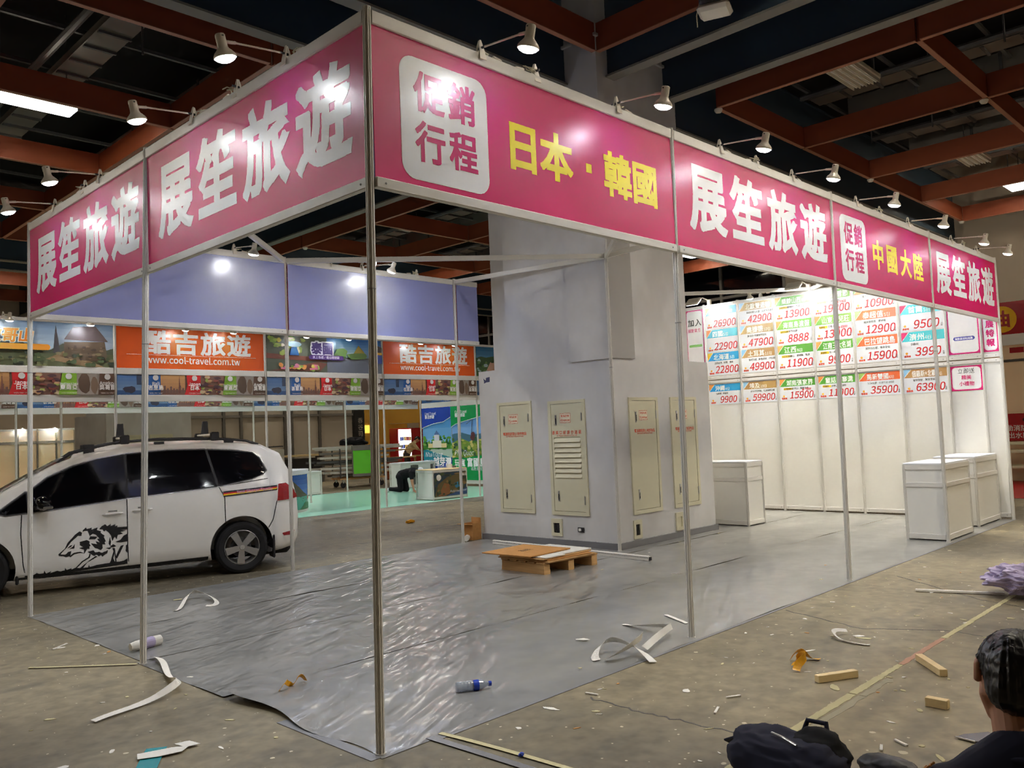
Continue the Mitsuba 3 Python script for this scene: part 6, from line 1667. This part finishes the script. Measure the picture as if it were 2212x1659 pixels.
for nm, m in (('label_band', lb_), ('cap', cp)):
    m.apply_transform(W); rot(m, math.degrees(math.atan2(0.39 - 0.51, 1.12 - 0.92))); mv(m, 0.92, 0.51, 0.036)
    add(k, nm, m, m_blue)


def crumple(x, y, s, mt, name, label, cat, group=None, seed=1, h=0.5):
    m = trimesh.creation.icosphere(2)
    v = m.vertices.copy(); n = meshkit.noise(v * 2.1 + seed * 7.7, seed)
    v = v * (0.45 + 0.9 * n)[:, None] * [s, s * 0.7, s * h]
    v[:, 2] -= v[:, 2].min(); v += [x, y, 0.002]
    return add(None, name, trimesh.Trimesh(v, m.faces, process=False), mt, label, cat, group)


AM = 'amber tape scraps'
ribbon([(0.17, 1.45, 0.012), (0.24, 1.47, 0.05), (0.28, 1.50, 0.02), (0.30, 1.5, 0.012), (0.36, 1.52, 0.04), (0.43, 1.535, 0.015)], 0.035, m_amber, 'amber_tape', 'twisted amber tape scrap on the vinyl near the left edge', 'tape', AM, tw=[20, 60, 100, 40, 60, 10])
ribbon([(2.70, -0.96, 0.012), (2.74, -0.98, 0.05), (2.70, -1.04, 0.07), (2.65, -1.02, 0.03), (2.60, -1.02, 0.01)], 0.05, m_amber, 'amber_tape', 'curled amber tape scrap beside the long wood block on the concrete', 'tape', AM, tw=[10, 60, 90, 60, 10])
ribbon([(2.84, -0.86, 0.01), (2.88, -0.92, 0.05), (2.92, -0.95, 0.02), (2.96, -1.02, 0.01)], 0.045, m_amber, 'amber_tape', 'amber tape scrap behind the curled one on the concrete', 'tape', AM, tw=[0, 60, 20, 5])
# wood offcuts
for (a, b, w, h, lb) in (((2.47, -1.22), (2.735, -1.365), 0.045, 0.045, 'long pale wood block left of the worn tape line'), ((3.34, -1.55), (3.05, -1.80), 0.05, 0.045, 'pale wood block touching the worn tape line at right'), ((2.43, -1.90), (2.43, -2.02), 0.05, 0.05, 'short pale wood block near the foreground man')):
    add(None, 'wood_block', bar((*a, h / 2 + 0.002), (*b, h / 2 + 0.002), w, h, 0.002), m_fair, lb, 'wood block', 'wood offcuts on the concrete')
add(None, 'white_rod', bar((5.69, -0.72, 0.015), (5.92, -1.42, 0.015), 0.03, 0.022, 0.003), m_paper, 'thin white rod on the concrete beside the purple film', 'rod')
k = thing('purple_film', 'crumpled translucent purple film heap at the right edge', 'film')
m = trimesh.creation.icosphere(4); v = m.vertices * [0.26, 0.34, 0.13]; n = meshkit.fbm(m.vertices * 3.4, 4, 3)
v = v * (0.55 + 0.9 * n)[:, None]; v[:, 2] -= v[:, 2].min(); v += [5.95, -1.62, 0.002]
add(k, 'heap', trimesh.Trimesh(v, m.faces, process=False), m_purple)
m2 = trimesh.creation.icosphere(3); v = m2.vertices * [0.15, 0.2, 0.12] * (0.5 + 0.9 * meshkit.fbm(m2.vertices * 4, 4, 7))[:, None] + [6.0, -1.7, 0.15]
add(k, 'white_crumple', trimesh.Trimesh(v, m2.faces, process=False), m_white_print)
# scraper
k = thing('scraper', 'dark grey blade with a yellow handle on the concrete beside the foreground man', 'tool')
a = np.array([1.97, -2.22]); b = np.array([2.20, -2.38]); e1 = (b - a) / np.linalg.norm(b - a)
TM = np.eye(4); TM[:2, 0], TM[:2, 1], TM[:2, 3], TM[2, 3] = e1, [-e1[1], e1[0]], a, 0.006
bl = extrude(Polygon([(0, 0.035), (0.06, 0.055), (0.2, 0.045), (0.215, -0.035), (0.06, -0.055), (0.04, -0.045)]), 0.004); bl.apply_transform(TM); add(k, 'blade', bl, m_blade)
ed = extrude(Polygon([(-0.005, 0.035), (0.0, 0.04), (0.045, -0.045), (0.04, -0.055)]), 0.006); ed.apply_transform(TM); add(k, 'edge', ed, m_chrome)
hn = box(0.225, 0.34, -0.018, 0.018, 0.004, 0.034, 0.01); hn.apply_transform(TM); add(k, 'handle', hn, m_amber)
fe = box(0.205, 0.235, -0.02, 0.02, 0.002, 0.014, 0.003); fe.apply_transform(TM); add(k, 'ferrule', fe, m_paper)
# teal tape with white labels
ribbon([(-0.98, 0.80, 0.004), (-0.87, 0.98, 0.006), (-0.78, 1.12, 0.004)], 0.11, m_teal, 'teal_tape', 'teal tape piece under white labels at bottom left', 'tape')
for pts, lb in (([(-0.93, 1.01), (-0.90, 1.09), (-0.72, 1.03), (-0.66, 0.98), (-0.72, 0.93), (-0.84, 0.96)], 'larger white label on the teal tape at bottom left'), ([(-0.70, 1.08), (-0.62, 1.06), (-0.60, 0.96), (-0.68, 0.98)], 'smaller white label beside the teal tape at bottom left')):
    add(None, 'paper_label', mv(extrude(Polygon(pts), 0.002), 0, 0, 0.012), m_paper, lb, 'label', 'white labels at bottom left')
crumple(0.40, -0.58, 0.018, m_blue, 'bottle_cap', 'small blue bottle cap on the yellowed tape line', 'cap', seed=4, h=0.7)
# scraps of paper and foam, one by one
r = random.Random(33)
n_s = 0
for zone, cnt in (((-1.6, 0.0, 0.4, 5.6), 44), ((0.6, 7.5, -2.6, -0.15), 120), ((0.2, 11.0, 0.15, 5.8), 16), ((4.0, 12.0, 6.6, 12.3), 26), ((7.0, 14.0, -4.0, -0.2), 40)):
    for _ in range(cnt):
        x, y = r.uniform(zone[0], zone[1]), r.uniform(zone[2], zone[3])
        if zone[0] == 0.2 and HOLE[0] - 0.1 < x < HOLE[1] + 0.1 and y > 3.2: continue
        s = r.choice([0.008, 0.012, 0.016, 0.022, 0.035])
        g = blob(r, 0, 0, s * r.uniform(0.8, 1.8), s * r.uniform(0.3, 0.8), 8, 0.35)
        g = affinity.rotate(g, r.uniform(0, 180))
        where = 'concrete left of the booth' if zone[0] < -1 else 'vinyl inside the booth' if zone[0] == 0.2 else 'concrete behind the booth' if zone[0] == 4.0 else 'concrete in front of the right-hand boards'
        m = extrude(g, 0.0025); mv(m, x, y, 0.014 if zone[0] == 0.2 else 0.0005)
        c = r.random()
        add(None, 'paper_scrap', m, m_paper if c < 0.5 else m_tape_old if c < 0.9 else m_card, f'tiny pale scrap lying on the {where}', 'scrap', f'tiny scraps on the {where}')
        n_s += 1
for x, y, L, a, lb in ((-0.30, 4.25, 0.2, 40, 'thin white stick on the concrete at the left edge of the vinyl'), (1.9, -0.95, 0.10, 150, 'white sliver left of the curled amber tape'), (1.75, -2.0, 0.09, 60, 'short white stick below the long wood block'), (1.42, -0.22, 0.09, 100, 'pale stick near the vinyl edge at bottom'), (1.62, -1.0, 0.11, 20, 'pale sliver in front of the bag'), (1.62, -1.95, 0.08, 20, 'short pale stick right of the bag')):
    add(None, 'stick', rot(bar((x - L / 2, y, 0.006), (x + L / 2, y, 0.006), 0.014, 0.008), a, (0, 0, 1), (x, y, 0)), m_paper, lb, 'stick', 'small pale sticks on the concrete')
crumple(7.45, 6.75 + 2.4, 0.10, m_amber, 'paper_bag', 'crumpled tan paper on the concrete left of the cardboard box', 'paper', 'crumpled paper behind the booth', 3, 0.35)
crumple(9.7, 8.9, 0.13, m_amber, 'paper_bag', 'crumpled tan paper on the concrete far behind the booth near the green floor', 'paper', 'crumpled paper behind the booth', 5, 0.35)
# navy bag at the bottom edge
k = thing('backpack', 'dark navy backpack lying on the concrete at the bottom edge', 'bag')
m = trimesh.creation.icosphere(4); u = m.vertices
v = np.sign(u) * np.abs(u) ** 0.75 * [0.17, 0.29, 0.13]
v *= (1 + 0.30 * (meshkit.fbm(u * 2.0, 3, 12) - 0.5))[:, None]
v[:, 2] += 0.13 + 0.015 * (meshkit.fbm(u * 5, 3, 4) - 0.5) * 2; v[:, 2] = np.maximum(v[:, 2], 0.004)
BM = trimesh.transformations.rotation_matrix(math.radians(-12), (0, 0, 1)); BM[:2, 3] = (0.86, -1.83)


def bp(mm):
    mm = mm.copy(); mm.apply_transform(BM); return mm


add(k, 'body', bp(trimesh.Trimesh(v, m.faces, process=False)), m_navycloth, smooth=True)
u = trimesh.creation.icosphere(3).vertices
m = trimesh.creation.icosphere(3); v = m.vertices * [0.10, 0.14, 0.10] * (1 + 0.4 * (meshkit.fbm(m.vertices * 2.4, 3, 8) - 0.5))[:, None] + [0.07, -0.12, 0.20]
add(k, 'pocket', bp(trimesh.Trimesh(v, m.faces, process=False)), m_blackcloth, smooth=True)
add(k, 'zip', bp(tube([(-0.04, 0.05, 0.263), (-0.06, -0.03, 0.268), (-0.08, -0.12, 0.262)], 0.006, 6)), m_chrome)
add(k, 'strap', bp(bar((-0.02, 0.20, 0.20), (0.06, 0.40, 0.10), 0.07, 0.012, 0.004, up=(0.6, 0, 1))), m_navycloth)
add(k, 'carry_loop', bp(tube([(0.10, 0.0, 0.22), (0.13, -0.02, 0.30), (0.13, -0.12, 0.31), (0.10, -0.15, 0.24)], 0.012, 8)), m_navycloth)
m = trimesh.creation.icosphere(3); v = m.vertices * [0.075, 0.14, 0.06]; v *= (1 + 0.25 * (meshkit.fbm(m.vertices * 3, 3, 2) - 0.5))[:, None]; v[:, 2] += 0.07; v[:, 2] = np.maximum(v[:, 2], 0.003); v += [1.22, -2.14, 0]
add(None, 'leather_pouch', trimesh.Trimesh(v, m.faces, process=False), m_dark, 'small black leather pouch on the concrete right of the navy backpack', 'bag', smooth=True)
